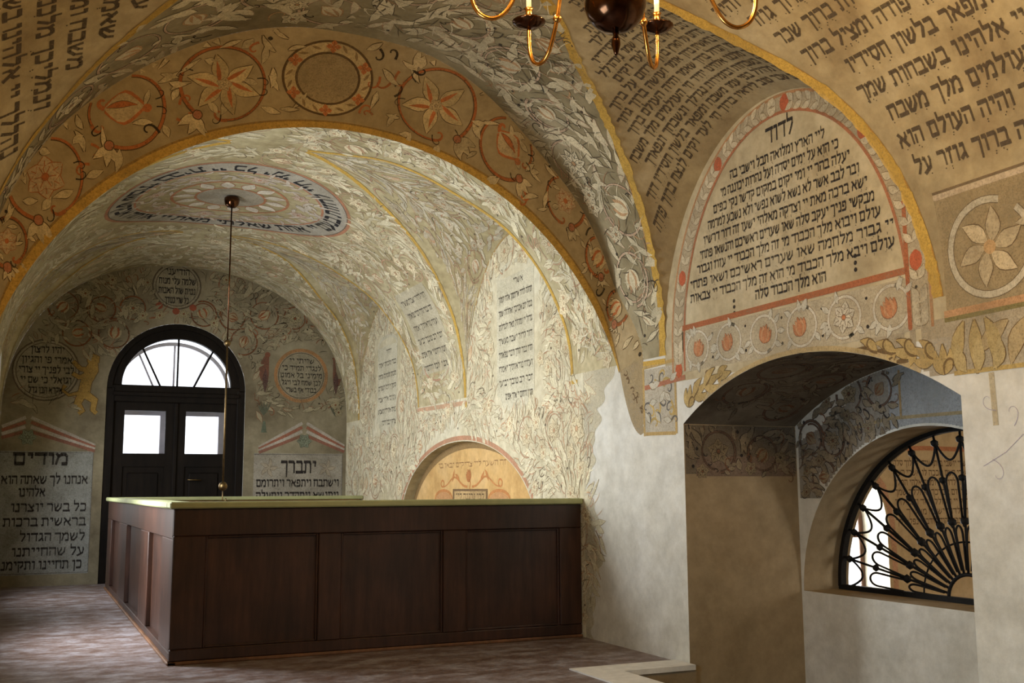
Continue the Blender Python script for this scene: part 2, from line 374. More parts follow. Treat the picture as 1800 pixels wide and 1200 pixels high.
def back_segs(u0, u1):
    m = (u0 + u1) / 2; t = (float(niche_top(u0)), float(niche_top(u1)))
    if abs(m - LYC) < LA: return [((PITZ, PITZ), (LZ0, LZ0)), ((lun(u0), lun(u1)), t)]
    return [((PITZ, PITZ), t)]
V, F = columns(us, back_segs); mesh_obj('niche_back', [(XB, y, z) for y, z in V], F, M['white_plaster'], niche)
V, F = grid(lambda k, x: (x, LYC - LA * math.cos(PI * k / 48), lun(LYC - LA * math.cos(PI * k / 48))), range(49), (XB, 6.7, XG + .12)); mesh_obj('lunette_reveal', V, F, M['ochre_plaster'], niche, True)
mesh_obj('lunette_sill', [(XB, LYC - LA, LZ0), (XG + .12, LYC - LA, LZ0), (XG + .12, LYC + LA, LZ0), (XB, LYC + LA, LZ0)], [(0, 1, 2, 3)], M['ochre_plaster'], niche)
# small niche in the far bay
sn = empty('wall_small_niche'); tag(sn, 'shallow arched orange niche in the right wall behind the enclosure', kind='structure')
sy = [13.35 - 2.4 * math.cos(PI * k / 48) for k in range(49)]
V, F = grid(lambda y, x: (x, y, float(small_top(y))), sy, (XR, XR + .08, XR + .16)); mesh_obj('niche_reveal', V, F, M['pale_ground'], sn, True)
V, F = columns(sy, lambda a, b: [((SZ0, SZ0), (float(small_top(a)), float(small_top(b))))]); mesh_obj('niche_back', [(XR + .16, y, z) for y, z in V], F, M['orange_niche'], sn)
mesh_obj('niche_sill', [(XR, SY0, SZ0), (XR + .16, SY0, SZ0), (XR + .16, SY1, SZ0), (XR, SY1, SZ0)], [(0, 1, 2, 3)], M['white_plaster'], sn)

# ------------------------------------------------------------------ end wall with the door opening
DXC, DR, DZS = 2.30, 1.14, 3.20
def end_top(x):
    u = min(1, abs(x - X0) / ((XR - X0) if x > X0 else (X0 - XL))); return ZS + HV * (1 - u ** PN) ** (1 / PN)
dpts = [round(DXC - DR * math.cos(PI * k / 40), 5) for k in range(41)]
ppts = [round(float(x), 5) for x in list(PR.x[::12]) + list(PL.x[::12])] + [XL, XR, X0]
def end_segs(u0, u1):
    m = (u0 + u1) / 2; t = (end_top(u0), end_top(u1)); dz = lambda x: DZS + math.sqrt(max(0, DR ** 2 - (x - DXC) ** 2))
    if abs(m - DXC) < DR: return [((dz(u0), dz(u1)), t)]
    return [((-.1, -.1), t)]
V, F = columns(us_with(XL, XR, .15, dpts + ppts), end_segs)
wall_end = mesh_obj('wall_end', [(x, YF, z) for x, z in V], F, M['dark_ground']); tag(wall_end, 'painted end wall around the dark arched door', kind='structure')
dpath = [(DXC - DR, 0.)] + [(DXC - DR * math.cos(PI * k / 40), DZS + DR * math.sin(PI * k / 40)) for k in range(41)] + [(DXC + DR, 0.)]
V, F = grid(lambda i, y: (dpath[i][0], y, dpath[i][1]), range(len(dpath)), (YF, YF + .18)); mesh_obj('door_reveal', V, F, M['white_plaster'], wall_end, True)

# ------------------------------------------------------------------ left wall with two tall windows and one added, back wall, floor
LW = [(16.5, .75, 3.25), (11.6, .75, 3.25), (3.6, .75, 2.0)]; LWZ0 = .95  # last window is added out of view, kept low to light the lower walls
def left_top(y):
    z = ZS
    for c in (DN, D1, D2):
        if abs(y - c.yc) < c.a: z = max(z, float(c.arch(y)) + .03)
    return z
wpts = []
for yc, hw, zs_ in LW: wpts += [round(yc - hw * math.cos(PI * k / 16), 4) for k in range(17)]
for c in (DN, D1, D2): wpts += [round(c.yc - c.a * math.cos(PI * k / 30), 4) for k in range(31)]
def left_segs(u0, u1):
    m = (u0 + u1) / 2; t = (left_top(u0), left_top(u1))
    for yc, hw, zs_ in LW:
        if abs(m - yc) < hw:
            f = lambda y: zs_ + .62 * math.sqrt(max(0, hw * hw - (y - yc) ** 2))
            return [((-.1, -.1), (LWZ0, LWZ0)), ((f(u0), f(u1)), t)]
    return [((-.1, -.1), t)]
V, F = columns(us_with(YN, YF, .3, wpts), left_segs)
wall_left = mesh_obj('wall_left', [(XL, y, z) for y, z in V], F, M['pale_ground']); tag(wall_left, 'left wall with tall arched windows', kind='structure')
for i, (yc, hw, LWZS) in enumerate(LW):
    wn = empty('window_%d' % (i + 1), (XL, yc, LWZ0)); tag(wn, ('tall arched window in the left wall nearest the end wall', 'tall arched window in the left wall beside the timber enclosure', 'added unseen arched window in the left wall of the near bay')[i], kind='structure')
    pth = [(yc - hw, LWZ0)] + [(yc - hw * math.cos(PI * k / 16), LWZS + .62 * hw * math.sin(PI * k / 16)) for k in range(17)] + [(yc + hw, LWZ0)]
    def ch(o): o.parent = wn; o.matrix_parent_inverse = Matrix.Translation(wn.location).inverted(); return o
    V, F = grid(lambda k, x: (x, pth[k % len(pth)][0], pth[k % len(pth)][1]), range(len(pth) + 1), (XL, XL - .3)); ch(mesh_obj('window_reveal', V, F, M['white_plaster']))
    ch(mesh_obj('window_pane', [(XL - .25, y, z) for y, z in pth], [tuple(range(len(pth)))], M['glass']))
    ch(box('mullion', XL - .27, XL - .22, yc - .025, yc + .025, LWZ0, LWZS + .62 * hw, M['frame_brown']))
    for z in ((1.75, 2.5, 3.25) if LWZS > 3 else (1.45, 2.0)): ch(box('glazing_bar', XL - .27, XL - .22, yc - hw, yc + hw, z - .018, z + .018, M['frame_brown']))
V, F = columns(us_with(XL, XR, .2, ppts), lambda a, b: [((PITZ, PITZ), (end_top(a), end_top(b)))])
tag(mesh_obj('wall_back', [(x, YN, z) for x, z in V], F, M['ochre_plaster']), 'wall behind the viewpoint', kind='structure')
KX0, KX1, KY0, KY1 = 4.22, 4.57, 7.86, 8.17           # whitewashed kerb round the stair pit
floor = mesh_obj('floor', [(XL, YN, 0), (KX0, YN, 0), (KX0, KY1, 0), (XL, KY1, 0), (XR, KY1, 0), (XR, YF, 0), (XL, YF, 0), (DXC - DR, YF, 0), (DXC + DR, YF, 0), (DXC + DR, YF + .3, 0), (DXC - DR, YF + .3, 0)],
                 [(0, 1, 2, 3), (3, 2, 4, 5, 6), (7, 8, 9, 10)], M['floor']); tag(floor, 'worn brown and grey hall floor', kind='structure')
pit = empty('floor_stair_pit'); tag(pit, 'sunken stair pit beside the passage niche', kind='structure')
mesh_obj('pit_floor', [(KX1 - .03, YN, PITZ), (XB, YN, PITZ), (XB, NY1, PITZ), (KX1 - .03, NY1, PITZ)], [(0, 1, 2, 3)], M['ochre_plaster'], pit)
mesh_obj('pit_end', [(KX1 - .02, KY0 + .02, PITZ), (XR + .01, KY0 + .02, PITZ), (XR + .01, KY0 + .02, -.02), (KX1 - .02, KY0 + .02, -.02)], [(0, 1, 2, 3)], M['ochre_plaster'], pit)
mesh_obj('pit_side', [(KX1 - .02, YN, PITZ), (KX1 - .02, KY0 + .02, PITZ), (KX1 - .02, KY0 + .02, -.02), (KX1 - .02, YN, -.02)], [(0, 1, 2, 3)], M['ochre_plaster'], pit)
kb = bmesh.new()
vs = [kb.verts.new(p) for p in [(KX0, YN + .01, .012), (KX1, YN + .01, .012), (KX1, KY0, .012), (XR - .002, KY0, .012), (XR - .002, KY1, .012), (KX0, KY1, .012)]]
f = kb.faces.new(vs); ex = bmesh.ops.extrude_face_region(kb, geom=[f])
for e in ex['geom']:
    if isinstance(e, bmesh.types.BMVert): e.co.z -= .042
tag(bm_obj('trim_1', kb, M['kerb']), 'whitewashed kerb around the stair pit', kind='structure')

# ------------------------------------------------------------------ room behind the grille
sr = empty('wall_side_room'); tag(sr, 'ochre painted room seen through the iron grille', kind='structure')
SRX, SRY = 13.6, 11.0
WX0, WX1, WZ0, WZS2 = 9.25, 10.45, .05, 1.0
def sseg(u0, u1):
    m = (u0 + u1) / 2
    if WX0 < m < WX1:
        g = lambda x: WZS2 + math.sqrt(max(0, .6 ** 2 - (x - 9.85) ** 2)) * 1.2
        return [((-1, -1), (WZ0, WZ0)), ((g(u0), g(u1)), (3.4, 3.4))]
    return [((-1, -1), (3.4, 3.4))]
V, F = columns(us_with(XG + .12, SRX, .5, [round(9.85 - .6 * math.cos(PI * k / 16), 4) for k in range(17)]), sseg)
mesh_obj('end_wall', [(x, SRY, z) for x, z in V], F, M['side_room'], sr)
wp = [(WX0, WZ0)] + [(9.85 - .6 * math.cos(PI * k / 16), WZS2 + .72 * math.sin(PI * k / 16)) for k in range(17)] + [(WX1, WZ0)]
V, F = grid(lambda k, y: (wp[k % len(wp)][0], y, wp[k % len(wp)][1]), range(len(wp) + 1), (SRY, SRY + .55)); mesh_obj('window_reveal', V, F, M['white_plaster'], sr)
mesh_obj('far_side', [(SRX, 2, -1), (SRX, SRY, -1), (SRX, SRY, 3.4), (SRX, 2, 3.4)], [(0, 1, 2, 3)], M['side_room'], sr)
V, F = columns([XG + .12, 9.7, 11.5, SRX], lambda a, b: [((-1, -1), (.4, .4)), ((2.7, 2.7), (3.4, 3.4))] if abs((a + b) / 2 - 10.6) < .5 else [((-1, -1), (3.4, 3.4))])  # unseen opening added here to let light onto the end wall
mesh_obj('near_side', [(x, 2, z) for x, z in V], F, M['side_room'], sr)
mesh_obj('side_ceiling', [(XG + .12, 2, 3.4), (SRX, 2, 3.4), (SRX, SRY, 3.4), (XG + .12, SRY, 3.4)], [(0, 1, 2, 3)], M['side_room'], sr)
mesh_obj('side_floor', [(XG + .12, 2, -1), (SRX, 2, -1), (SRX, SRY, -1), (XG + .12, SRY, -1)], [(0, 1, 2, 3)], M['ochre_plaster'], sr)
V, F = columns(sorted([2, SRY] + lu), lambda a, b: [((-1, -1), (LZ0, LZ0)), ((lun(a), lun(b)), (3.4, 3.4))] if abs((a + b) / 2 - LYC) < LA else [((-1, -1), (3.4, 3.4))])
mesh_obj('grille_wall', [(XG + .12, y, z) for y, z in V], F, M['side_room'], sr)
w4 = empty('window_4', (9.85, SRY + .5, WZ0)); tag(w4, 'bright arched window with brown frame beyond the iron grille', kind='structure')
def ch4(o): o.parent = w4; o.matrix_parent_inverse = Matrix.Translation(w4.location).inverted(); return o
ch4(mesh_obj('window_pane', [(x, SRY + .52, z) for x, z in wp], [tuple(range(len(wp)))], M['glass']))
ch4(tube('window_frame', [(x, SRY + .5, z) for x, z in wp], .05, M['frame_brown'], None, 8, True))
ch4(box('glazing_bar', 9.83, 9.87, SRY + .48, SRY + .52, WZ0, 1.72, M['frame_brown'])); ch4(box('glazing_bar', WX0, WX1, SRY + .48, SRY + .52, .82, .87, M['frame_brown']))

# ------------------------------------------------------------------ door
def ring_pts(cx, cz, a, b, n, t0=0., t1=PI): return [(cx - a * math.cos(t0 + (t1 - t0) * k / n), cz + b * math.sin(t0 + (t1 - t0) * k / n)) for k in range(n + 1)]
def slab(name, outer, inner, y0, y1, mat, parent):
    """strip between two outlines of equal length, given a thickness in y"""
    n = len(outer); V = [(x, y0, z) for x, z in outer] + [(x, y0, z) for x, z in inner] + [(x, y1, z) for x, z in outer] + [(x, y1, z) for x, z in inner]; F = []
    for i in range(n - 1):
        F += [(i, i + 1, n + i + 1, n + i), (2 * n + i, 3 * n + i, 3 * n + i + 1, 2 * n + i + 1), (n + i, n + i + 1, 3 * n + i + 1, 3 * n + i), (i, 2 * n + i, 2 * n + i + 1, i + 1)]
    return mesh_obj(name, V, F, mat, parent)
DY = YF + .10
door = empty('door_1'); tag(door, 'dark arched double door with fanlight', kind='structure')
FX, FZ, FA, FB = 2.30, 3.27, .90, .82
slab('arch_frame', ring_pts(DXC, DZS, DR, DR, 40), ring_pts(FX, FZ, FA, FB, 40), DY - .04, DY + .08, M['door'], door)
slab('arch_moulding', ring_pts(DXC, DZS, DR, DR, 40), ring_pts(DXC, DZS, DR - .09, DR - .09, 40), DY - .08, DY - .03, M['door'], door)
for s in (-1, 1):
    x0, x1 = sorted((DXC + s * DR, DXC + s * (DR - .13))); box('jamb', x0, x1, DY - .08, DY + .08, 0, DZS + .02, M['door'], door, .01)
box('transom', DXC - DR + .05, DXC + DR - .05, DY - .07, DY + .09, 2.98, FZ, M['door'], door, .015)
box('transom_moulding', DXC - DR + .1, DXC + DR - .1, DY - .11, DY - .06, 3.08, 3.15, M['door'], door, .01)
mesh_obj('fan_pane', [(x, DY + .03, z) for x, z in ring_pts(FX, FZ, FA, FB, 32)], [tuple(range(33))], M['glass'], door)
for b, t in ((-.28, -.58), (0, 0), (.28, .58)):
    tube('fan_bar', [(FX + b, DY + .02, FZ), (FX + t, DY + .02, FZ + FB * math.sqrt(1 - (t / FA) ** 2))], .017, M['door'], door, 6)
for (x0, x1, p0, p1) in ((DXC - DR + .13, DXC - .005, 1.465, 2.13), (DXC + .005, DXC + DR - .13, 2.46, 3.12)):
    leaf = box('door_leaf', x0, p0, DY - .02, DY + .05, 0.02, 2.98, M['door'], door)
    box('rail', p0, p1, DY - .02, DY + .05, 2.84, 2.98, M['door'], leaf); box('stile', p1, x1, DY - .02, DY + .05, .02, 2.98, M['door'], leaf)
    box('rail', p0, p1, DY - .02, DY + .05, 1.9, 2.12, M['door'], leaf); box('rail', p0, p1, DY - .02, DY + .05, .02, .25, M['door'], leaf)
    box('panel', p0 - .01, p1 + .01, DY + .005, DY + .035, .24, 1.91, M['door'], leaf); box('raised_field', p0 + .08, p1 - .08, DY - .012, DY + .02, .36, 1.8, M['door'], leaf, .02)
    mesh_obj('pane', [(p0, DY + .02, 2.12), (p1, DY + .02, 2.12), (p1, DY + .02, 2.84), (p0, DY + .02, 2.84)], [(0, 1, 2, 3)], M['glass'], leaf)
box('meeting_bead', DXC - .03, DXC + .03, DY - .05, DY - .015, .02, 2.98, M['door'], door, .01)
tube('handle', [(2.52, DY - .03, 1.68), (2.52, DY - .09, 1.68), (2.74, DY - .09, 1.67)], .014, M['rod'], door)
# outer frame seen through the panes
od = empty('door_2'); tag(od, 'pale grey outer door frame seen through the panes', kind='structure'); OY = YF + .62
slab('outer_arch', ring_pts(FX, FZ - .05, .98, .88, 32), ring_pts(FX, FZ - .05, .92, .82, 32), OY, OY + .06, M['outer_frame'], od)
for b, t in ((-.28, -.6), (0, 0), (.28, .6)):
    tube('outer_bar', [(FX + b, OY + .03, FZ - .1), (FX + t, OY + .03, FZ - .05 + .85 * math.sqrt(1 - (t / .95) ** 2))], .018, M['outer_frame'], od, 6)
box('outer_transom', 1.0, 3.6, OY, OY + .08, 2.80, 3.22, M['outer_frame'], od)
for x0, x1 in ((1.0, 1.46), (2.10, 2.48), (3.10, 3.6)): box('outer_stile', x0, x1, OY, OY + .08, .0, 2.80, M['outer_frame'], od)
for x0, x1 in ((1.46, 2.10), (2.48, 3.10)): box('outer_panel', x0, x1, OY, OY + .06, 0, 2.0, M['outer_frame'], od)

# ------------------------------------------------------------------ timber enclosure
EX0, EX1, EY0, EY1, EZ = 1.21, 5.255, 9.87, 17.95, 1.34
enc = empty('timber_enclosure', (3.2, 13.9, 0)); tag(enc, 'dark panelled timber enclosure with a sage green top rail', 'enclosure')
def ce(o): o.parent = enc; o.matrix_parent_inverse = Matrix.Translation(enc.location).inverted(); return o
def eb(name, x0, x1, y0, y1, z0, z1, mat, bev=.008): return ce(box(name, x0, x1, y0, y1, z0, z1, mat, None, bev))
eb('top_rail', EX0, EX1, EY0, EY0 + .06, 1.10, EZ, M['wood']); eb('bottom_rail', EX0, EX1, EY0, EY0 + .06, .03, .13, M['wood'])
sx = [(EX0, 1.49), (2.51, 2.725), (3.74, 3.98), (5.01, EX1)]
for a, b in sx: eb('stile', a, b, EY0 + .001, EY0 + .059, .13, 1.10, M['wood'])
for (a, b), (c, d) in zip(sx[:-1], sx[1:]):
    eb('panel', b - .02, c + .02, EY0 + .042, EY0 + .06, .11, 1.12, M['wood'], 0)
    for q in ((b, b + .02, .13, 1.10), (c - .02, c, .13, 1.10), (b + .02, c - .02, 1.08, 1.10), (b + .02, c - .02, .13, .15)):
        eb('panel_bead', q[0], q[1], EY0 + .018, EY0 + .045, q[2], q[3], M['wood'], .006)
eb('base_strip', EX0 - .015, EX1, EY0 - .015, EY0 + .06, .0, .03, M['frame_brown'])
eb('top_rail', EX0, EX0 + .06, EY0 + .061, EY1, 1.07, EZ, M['side_wood']); eb('bottom_rail', EX0, EX0 + .06, EY0 + .061, EY1, .03, .10, M['side_wood'])
sy_ = [(EY0 + .061, 10.72), (11.95, 12.75), (14.55, 15.75), (17.2, EY1)]
for a, b in sy_: eb('stile', EX0 + .001, EX0 + .059, a, b, .10, 1.07, M['side_wood'])
for (a, b), (c, d) in zip(sy_[:-1], sy_[1:]): eb('panel', EX0 + .05, EX0 + .07, b + .03, c - .03, .08, 1.09, M['side_wood'], 0)
eb('base_strip', EX0 - .02, EX0 + .06, EY0 - .015, EY1, .0, .03, M['frame_brown'])
eb('inner_lining', EX0 + .08, EX1, EY1 - .05, EY1, .0, EZ, M['inner_wood'], 0)
eb('inner_lining', EX0 + .071, EX0 + .09, EY0 + .07, EY1 - .05, .0, EZ, M['inner_wood'], 0)
eb('cap_rail', EX0 - .04, EX1 + .01, EY0 - .04, EY0 + .20, EZ, EZ + .058, M['cap'], .012)
eb('cap_rail', EX0 - .04, EX0 + .20, EY0 + .201, EY1 - .20, EZ, EZ + .056, M['cap'], .012)
eb('cap_rail', EX0 - .04, EX1 + .01, EY1 - .199, EY1 + .04, EZ, EZ + .058, M['cap'], .012)

# ------------------------------------------------------------------ wrought iron grille
gr = empty('iron_grille', (XG, LYC, LZ0)); tag(gr, 'black wrought iron fan grille filling the lunette opening of the passage niche', 'grille')
def cg(o): o.parent = gr; o.matrix_parent_inverse = Matrix.Translation(gr.location).inverted(); return o
GA, GB = 1.49, 1.385
def gp(rho, phi, dx=0.): return (XG + dx, LYC + GA * rho * math.cos(phi), LZ0 + .03 + GB * rho * math.sin(phi))
fo = [gp(1.0, PI * k / 48) for k in range(49)]
V, F = [], []
for i, p in enumerate(fo):
    q = gp(.972, PI * i / 48); V += [(XG - .03, p[1], p[2]), (XG + .03, p[1], p[2]), (XG + .03, q[1], q[2]), (XG - .03, q[1], q[2])]
    if i < 48:
        for k in range(4): F.append((i * 4 + k, i * 4 + (k + 1) % 4, i * 4 + 4 + (k + 1) % 4, i * 4 + 4 + k))
cg(mesh_obj('frame_arch', V, F, M['iron']))
cg(box('sill_bar', XG - .025, XG + .025, LYC - GA, LYC + GA, LZ0 + .002, LZ0 + .045, M['iron']))
cg(tube('hub_ring', [gp(.145, PI * k / 20) for k in range(21)], .016, M['iron'], None, 6))
NB = 16; DP = PI / NB
def knob(rho, phi, r):
    bm = bmesh.new(); bmesh.ops.create_icosphere(bm, subdivisions=1, radius=r); p = gp(rho, phi, -.004)
    for v in bm.verts: v.co = Vector(p) + v.co
    return cg(bm_obj('collar', bm, M['iron'], None, True))
for k in range(1, NB):
    ph = k * DP; cg(tube('radial_bar', [gp(.145, ph), gp(.985, ph)], .0115, M['iron'], None, 6))
    for rho, r in ((.925, .036), (.70, .034), (.45, .040)): knob(rho, ph, r)
for k in range(NB):
    a, b = k * DP, (k + 1) * DP
    cg(tube('festoon', [gp(.925 - .115 * math.sin(PI * j / 12) ** .8, a + (b - a) * j / 12, .006) for j in range(13)], .010, M['iron'], None, 6))
    for r0, r1, tp, hw, hb in ((.47, .665, .735, .31, .39), (.17, .36, .425, .31, .42)):
        m = (a + b) / 2; pts = [gp(r0, m - hb * DP, -.012)]
        for j in range(13):
            t = PI * j / 12; pts.append(gp(r1 + (tp - r1) * math.sin(t), m - hw * DP * math.cos(t), -.012))
        pts.append(gp(r0, m + hb * DP, -.012)); cg(tube('hairpin_scroll', pts, .0095, M['iron'], None, 6))
    if k:
        cg(tube('link_scroll', [gp(.47 - .05 * math.sin(PI * j / 8), a + DP * .11 * -math.cos(PI * j / 8), -.012) for j in range(9)], .0095, M['iron'], None, 6))
cg(tube('tie_arc', [gp(.33, PI * k / 32, .012) for k in range(33)], .008, M['iron'], None, 6))

# ------------------------------------------------------------------ chandelier
CC = Vector((2.32, 3.96, 0)); vd = Vector((.5, .866, 0)); rt = Vector((.866, -.5, 0))
cdl = empty('brass_chandelier', (CC.x, CC.y, 3.43)); tag(cdl, 'brass chandelier with curved arms and a dark bulbous body', 'chandelier')
def cc(o): o.parent = cdl; o.matrix_parent_inverse = Matrix.Translation(cdl.location).inverted(); return o
cc(lathe('bowl', [(.012, 3.535), (.05, 3.54), (.09, 3.565), (.122, 3.60), (.138, 3.645), (.142, 3.69), (.136, 3.74), (.11, 3.79), (.07, 3.825), (.04, 3.85), (.03, 3.88)], M['dark_brass'], None, (CC.x, CC.y, 0), 32))
cc(lathe('finial', [(.004, 3.425), (.010, 3.435), (.014, 3.45), (.021, 3.475), (.020, 3.50), (.011, 3.52), (.016, 3.53), (.012, 3.54)], M['dark_brass'], None, (CC.x, CC.y, 0), 16))
cc(lathe('stem', [(.03, 3.87), (.05, 3.90), (.05, 3.93), (.025, 3.96), (.025, 4.05), (.06, 4.10), (.06, 4.14), (.02, 4.18), (.012, 4.3), (.012, 5.30), (.05, 5.31), (.06, 5.335)], M['brass'], None, (CC.x, CC.y, 0), 16))
for k in range(6):
    az = math.radians(11 + 60 * k); d = rt * math.cos(az) + vd * math.sin(az)
    def at(r, z): return CC + d * r + Vector((0, 0, z))
    pts = [at(.05, 3.92), at(.17, 3.98), at(.30, 3.96), at(.39, 3.88), at(.425, 3.77), at(.455, 3.69), at(.50, 3.61), at(.56, 3.578), at(.62, 3.605), at(.652, 3.68), at(.658, 3.80)]
    sm = []
    for i in range(len(pts) - 1):                      # Catmull-Rom
        p0, p1, p2, p3 = pts[max(i - 1, 0)], pts[i], pts[i + 1], pts[min(i + 2, len(pts) - 1)]
        for j in range(4):
            t = j / 4; sm.append(.5 * ((2 * p1) + (p2 - p0) * t + (2 * p0 - 5 * p1 + 4 * p2 - p3) * t * t + (3 * p1 - p0 - 3 * p2 + p3) * t ** 3))
    sm.append(pts[-1])
    arm = cc(tube('arm', sm, .0105, M['brass'], None, 8)); kp = at(.427, 3.76)
    c = at(.658, 0)
    def sub(o): o.parent = arm; return o
    sub(lathe('arm_knob', [(.004, kp.z - .022), (.016, kp.z - .014), (.022, kp.z), (.016, kp.z + .014), (.004, kp.z + .022)], M['brass'], None, (kp.x, kp.y, 0), 12))
    sub(lathe('drip_pan', [(.012, 3.795), (.05, 3.805), (.082, 3.825), (.085, 3.832), (.05, 3.825), (.02, 3.825)], M['dark_brass'], None, (c.x, c.y, 0), 20))
    sub(lathe('candle_socket', [(.018, 3.825), (.024, 3.840), (.017, 3.855), (.017, 3.890), (.024, 3.900), (.015, 3.905)], M['brass'], None, (c.x, c.y, 0), 14))
    sub(lathe('candle_sleeve', [(.013, 3.900), (.013, 3.990)], M['candle'], None, (c.x, c.y, 0), 12))
    sub(lathe('bulb', [(.008, 3.990), (.016, 4.005), (.019, 4.025), (.014, 4.060), (.003, 4.090)], M['bulb'], None, (c.x, c.y, 0), 10))
    l = bpy.data.lights.new('bulb_light', 'POINT'); l.energy = BULB_W; l.color = (1, .67, .30); l.shadow_soft_size = .03
    lo = bpy.data.objects.new('bulb_light', l); COL.objects.link(lo); lo.location = (c.x, c.y, 4.13); lo.parent = arm

# ------------------------------------------------------------------ pendant rod over the enclosure
PX, PY = 2.30, 14.0
pr = empty('pendant_rod', (PX, PY, 1.36)); tag(pr, 'thin brass lamp rod with two balls hanging from the vault medallion', 'lamp rod')
def cp(o): o.parent = pr; o.matrix_parent_inverse = Matrix.Translation(pr.location).inverted(); return o
cp(lathe('ceiling_cup', [(.012, 5.19), (.05, 5.20), (.085, 5.23), (.10, 5.28), (.10, 5.32), (.085, 5.335)], M['dark_brass'], None, (PX, PY, 0), 20))
cp(tube('rod', [(PX, PY, 5.2), (PX, PY, 3.39)], .010, M['dark_brass'])); cp(tube('lower_rod', [(PX, PY, 3.40), (PX, PY, 1.5)], .012, M['rod']))
for z, r in ((3.39, .046), (1.55, .058)):
    cp(lathe('ball', [(r * max(.05, math.sin(PI * k / 10)), z - r * math.cos(PI * k / 10)) for k in range(11)], M['rod'], None, (PX, PY, 0), 16))
cp(tube('hook', [(PX, PY, 1.50), (PX, PY, 1.38), (PX + .02, PY, 1.35), (PX + .04, PY, 1.37), (PX + .04, PY, 1.40)], .008, M['rod']))

# ------------------------------------------------------------------ fresco painting: thin layers of paint laid on the real surfaces
class Paint:
    """strips in a surface's own (a right, b up) metres; map(a, b, lift) puts them on the surface"""
    def __init__(s): s.A = []; s.Q = []; s.C = []; s.n = 0; s.k = 0
    def strip(s, pts, hw, lift, col):
        p = np.asarray(pts, float); n = len(p)
        if n < 2: return
        t = np.gradient(p, axis=0); l = np.hypot(t[:, 0], t[:, 1]) + 1e-9; nrm = np.stack([-t[:, 1] / l, t[:, 0] / l], 1)
        hw = np.broadcast_to(np.asarray(hw, float), (n,))[:, None]; s.k += 1
        lf = lift + (s.k % 97) * 1.2e-5; m = max(1, int(math.ceil(2 * float(hw.max()) / .07)))
        for q in range(m):                             # wide strokes are cut lengthwise so they follow the curved surface
            v = np.empty((2 * n, 3)); v[0::2, :2] = p + nrm * hw * (1 - 2 * q / m); v[1::2, :2] = p + nrm * hw * (1 - 2 * (q + 1) / m); v[:, 2] = lf
            i = s.n + 2 * np.arange(n - 1); s.Q.append(np.stack([i, i + 1, i + 3, i + 2], 1)); s.A.append(v); s.n += 2 * n
            s.C.append(np.tile(np.array(col, float), (n - 1, 1)))
    def quad(s, a0, a1, b0, b1, lift, col, nu=8, nv=4):
        for k in range(nv):
            y0, y1 = b0 + (b1 - b0) * k / nv, b0 + (b1 - b0) * (k + 1) / nv
            s.strip(np.stack([np.linspace(a0, a1, nu + 1), np.full(nu + 1, (y0 + y1) / 2)], 1), (y1 - y0) / 2, lift, col)
    def disk(s, c, r, lift, col, ry=None, n=7):
        y = np.linspace(-1, 1, n); s.strip(np.stack([np.full(n, c[0]), c[1] + y * (ry or r)], 1), r * np.sqrt(np.maximum(1 - y * y, .02)), lift, col)
    def bigdisk(s, c, r, lift, col, ry=None, r0=0., n=44):
        ry = ry or r; k = max(2, int((r - r0) / .045)); e = (r - r0) / k
        for j in range(k): q = r0 + (j + .5) * e; s.ring(c, q, e / 2 + .0008, lift, col, n, q * ry / r)
    def ring(s, c, r, hw, lift, col, n=28, ry=None, t0=0., t1=2 * PI):
        t = np.linspace(t0, t1, n + 1); s.strip(np.stack([c[0] + r * np.cos(t), c[1] + (ry or r) * np.sin(t)], 1), hw, lift, col)
    def build(s, name, mp, parent, label=None, stuff=True):
        if not s.n: return None
        A = np.concatenate(s.A); Q = np.concatenate(s.Q).astype(np.int32); Cc_ = np.concatenate(s.C)
        P = np.asarray(mp(A[:, 0], A[:, 1], .0012 + A[:, 2] * .32), float); ok = np.isfinite(P).all(1); P[~ok] = 0
        keep = ok[Q].all(1); Q = Q[keep]; Cc_ = Cc_[keep]
        me = bpy.data.meshes.new(name); me.vertices.add(len(P)); me.vertices.foreach_set('co', P.astype(np.float32).ravel())
        me.loops.add(Q.size); me.loops.foreach_set('vertex_index', Q.ravel()); me.polygons.add(len(Q)); me.polygons.foreach_set('loop_start', np.arange(0, Q.size, 4, dtype=np.int32))
        me.update(calc_edges=True)
        at = me.color_attributes.new('paint', 'FLOAT_COLOR', 'CORNER'); c4 = np.ones((Q.size, 4), np.float32); c4[:, :3] = np.repeat(Cc_, 4, 0); at.data.foreach_set('color', c4.ravel())
        me.materials.append(M['paint']); o = bpy.data.objects.new(name, me); COL.objects.link(o); o.parent = parent
        if stuff: o['kind'] = 'stuff'
        if label: o['label'] = label
        return o
def jit(c, r, k=.14): f = 1 + r.uniform(-k, k); return tuple(x * f for x in c)
LEAFW = np.array([.06, .55, .92, 1.0, .78, .42, .04])
def leaf(P, c, ang, L, W, col, line, lift, bend=0., ow=.008):
    t = np.linspace(0, 1, 7); a = ang + bend * (t - .2); st = L / 6
    x = c[0] + np.concatenate([[0], np.cumsum(np.cos(a[:-1]) * st)]); y = c[1] + np.concatenate([[0], np.cumsum(np.sin(a[:-1]) * st)]); p = np.stack([x, y], 1)
    if line is not None: P.strip(p, LEAFW * W + ow * (.25 + .75 * abs(np.sin(9 * ang + t * 3))), lift, line)
    P.strip(p, LEAFW * W, lift + .0022, col)
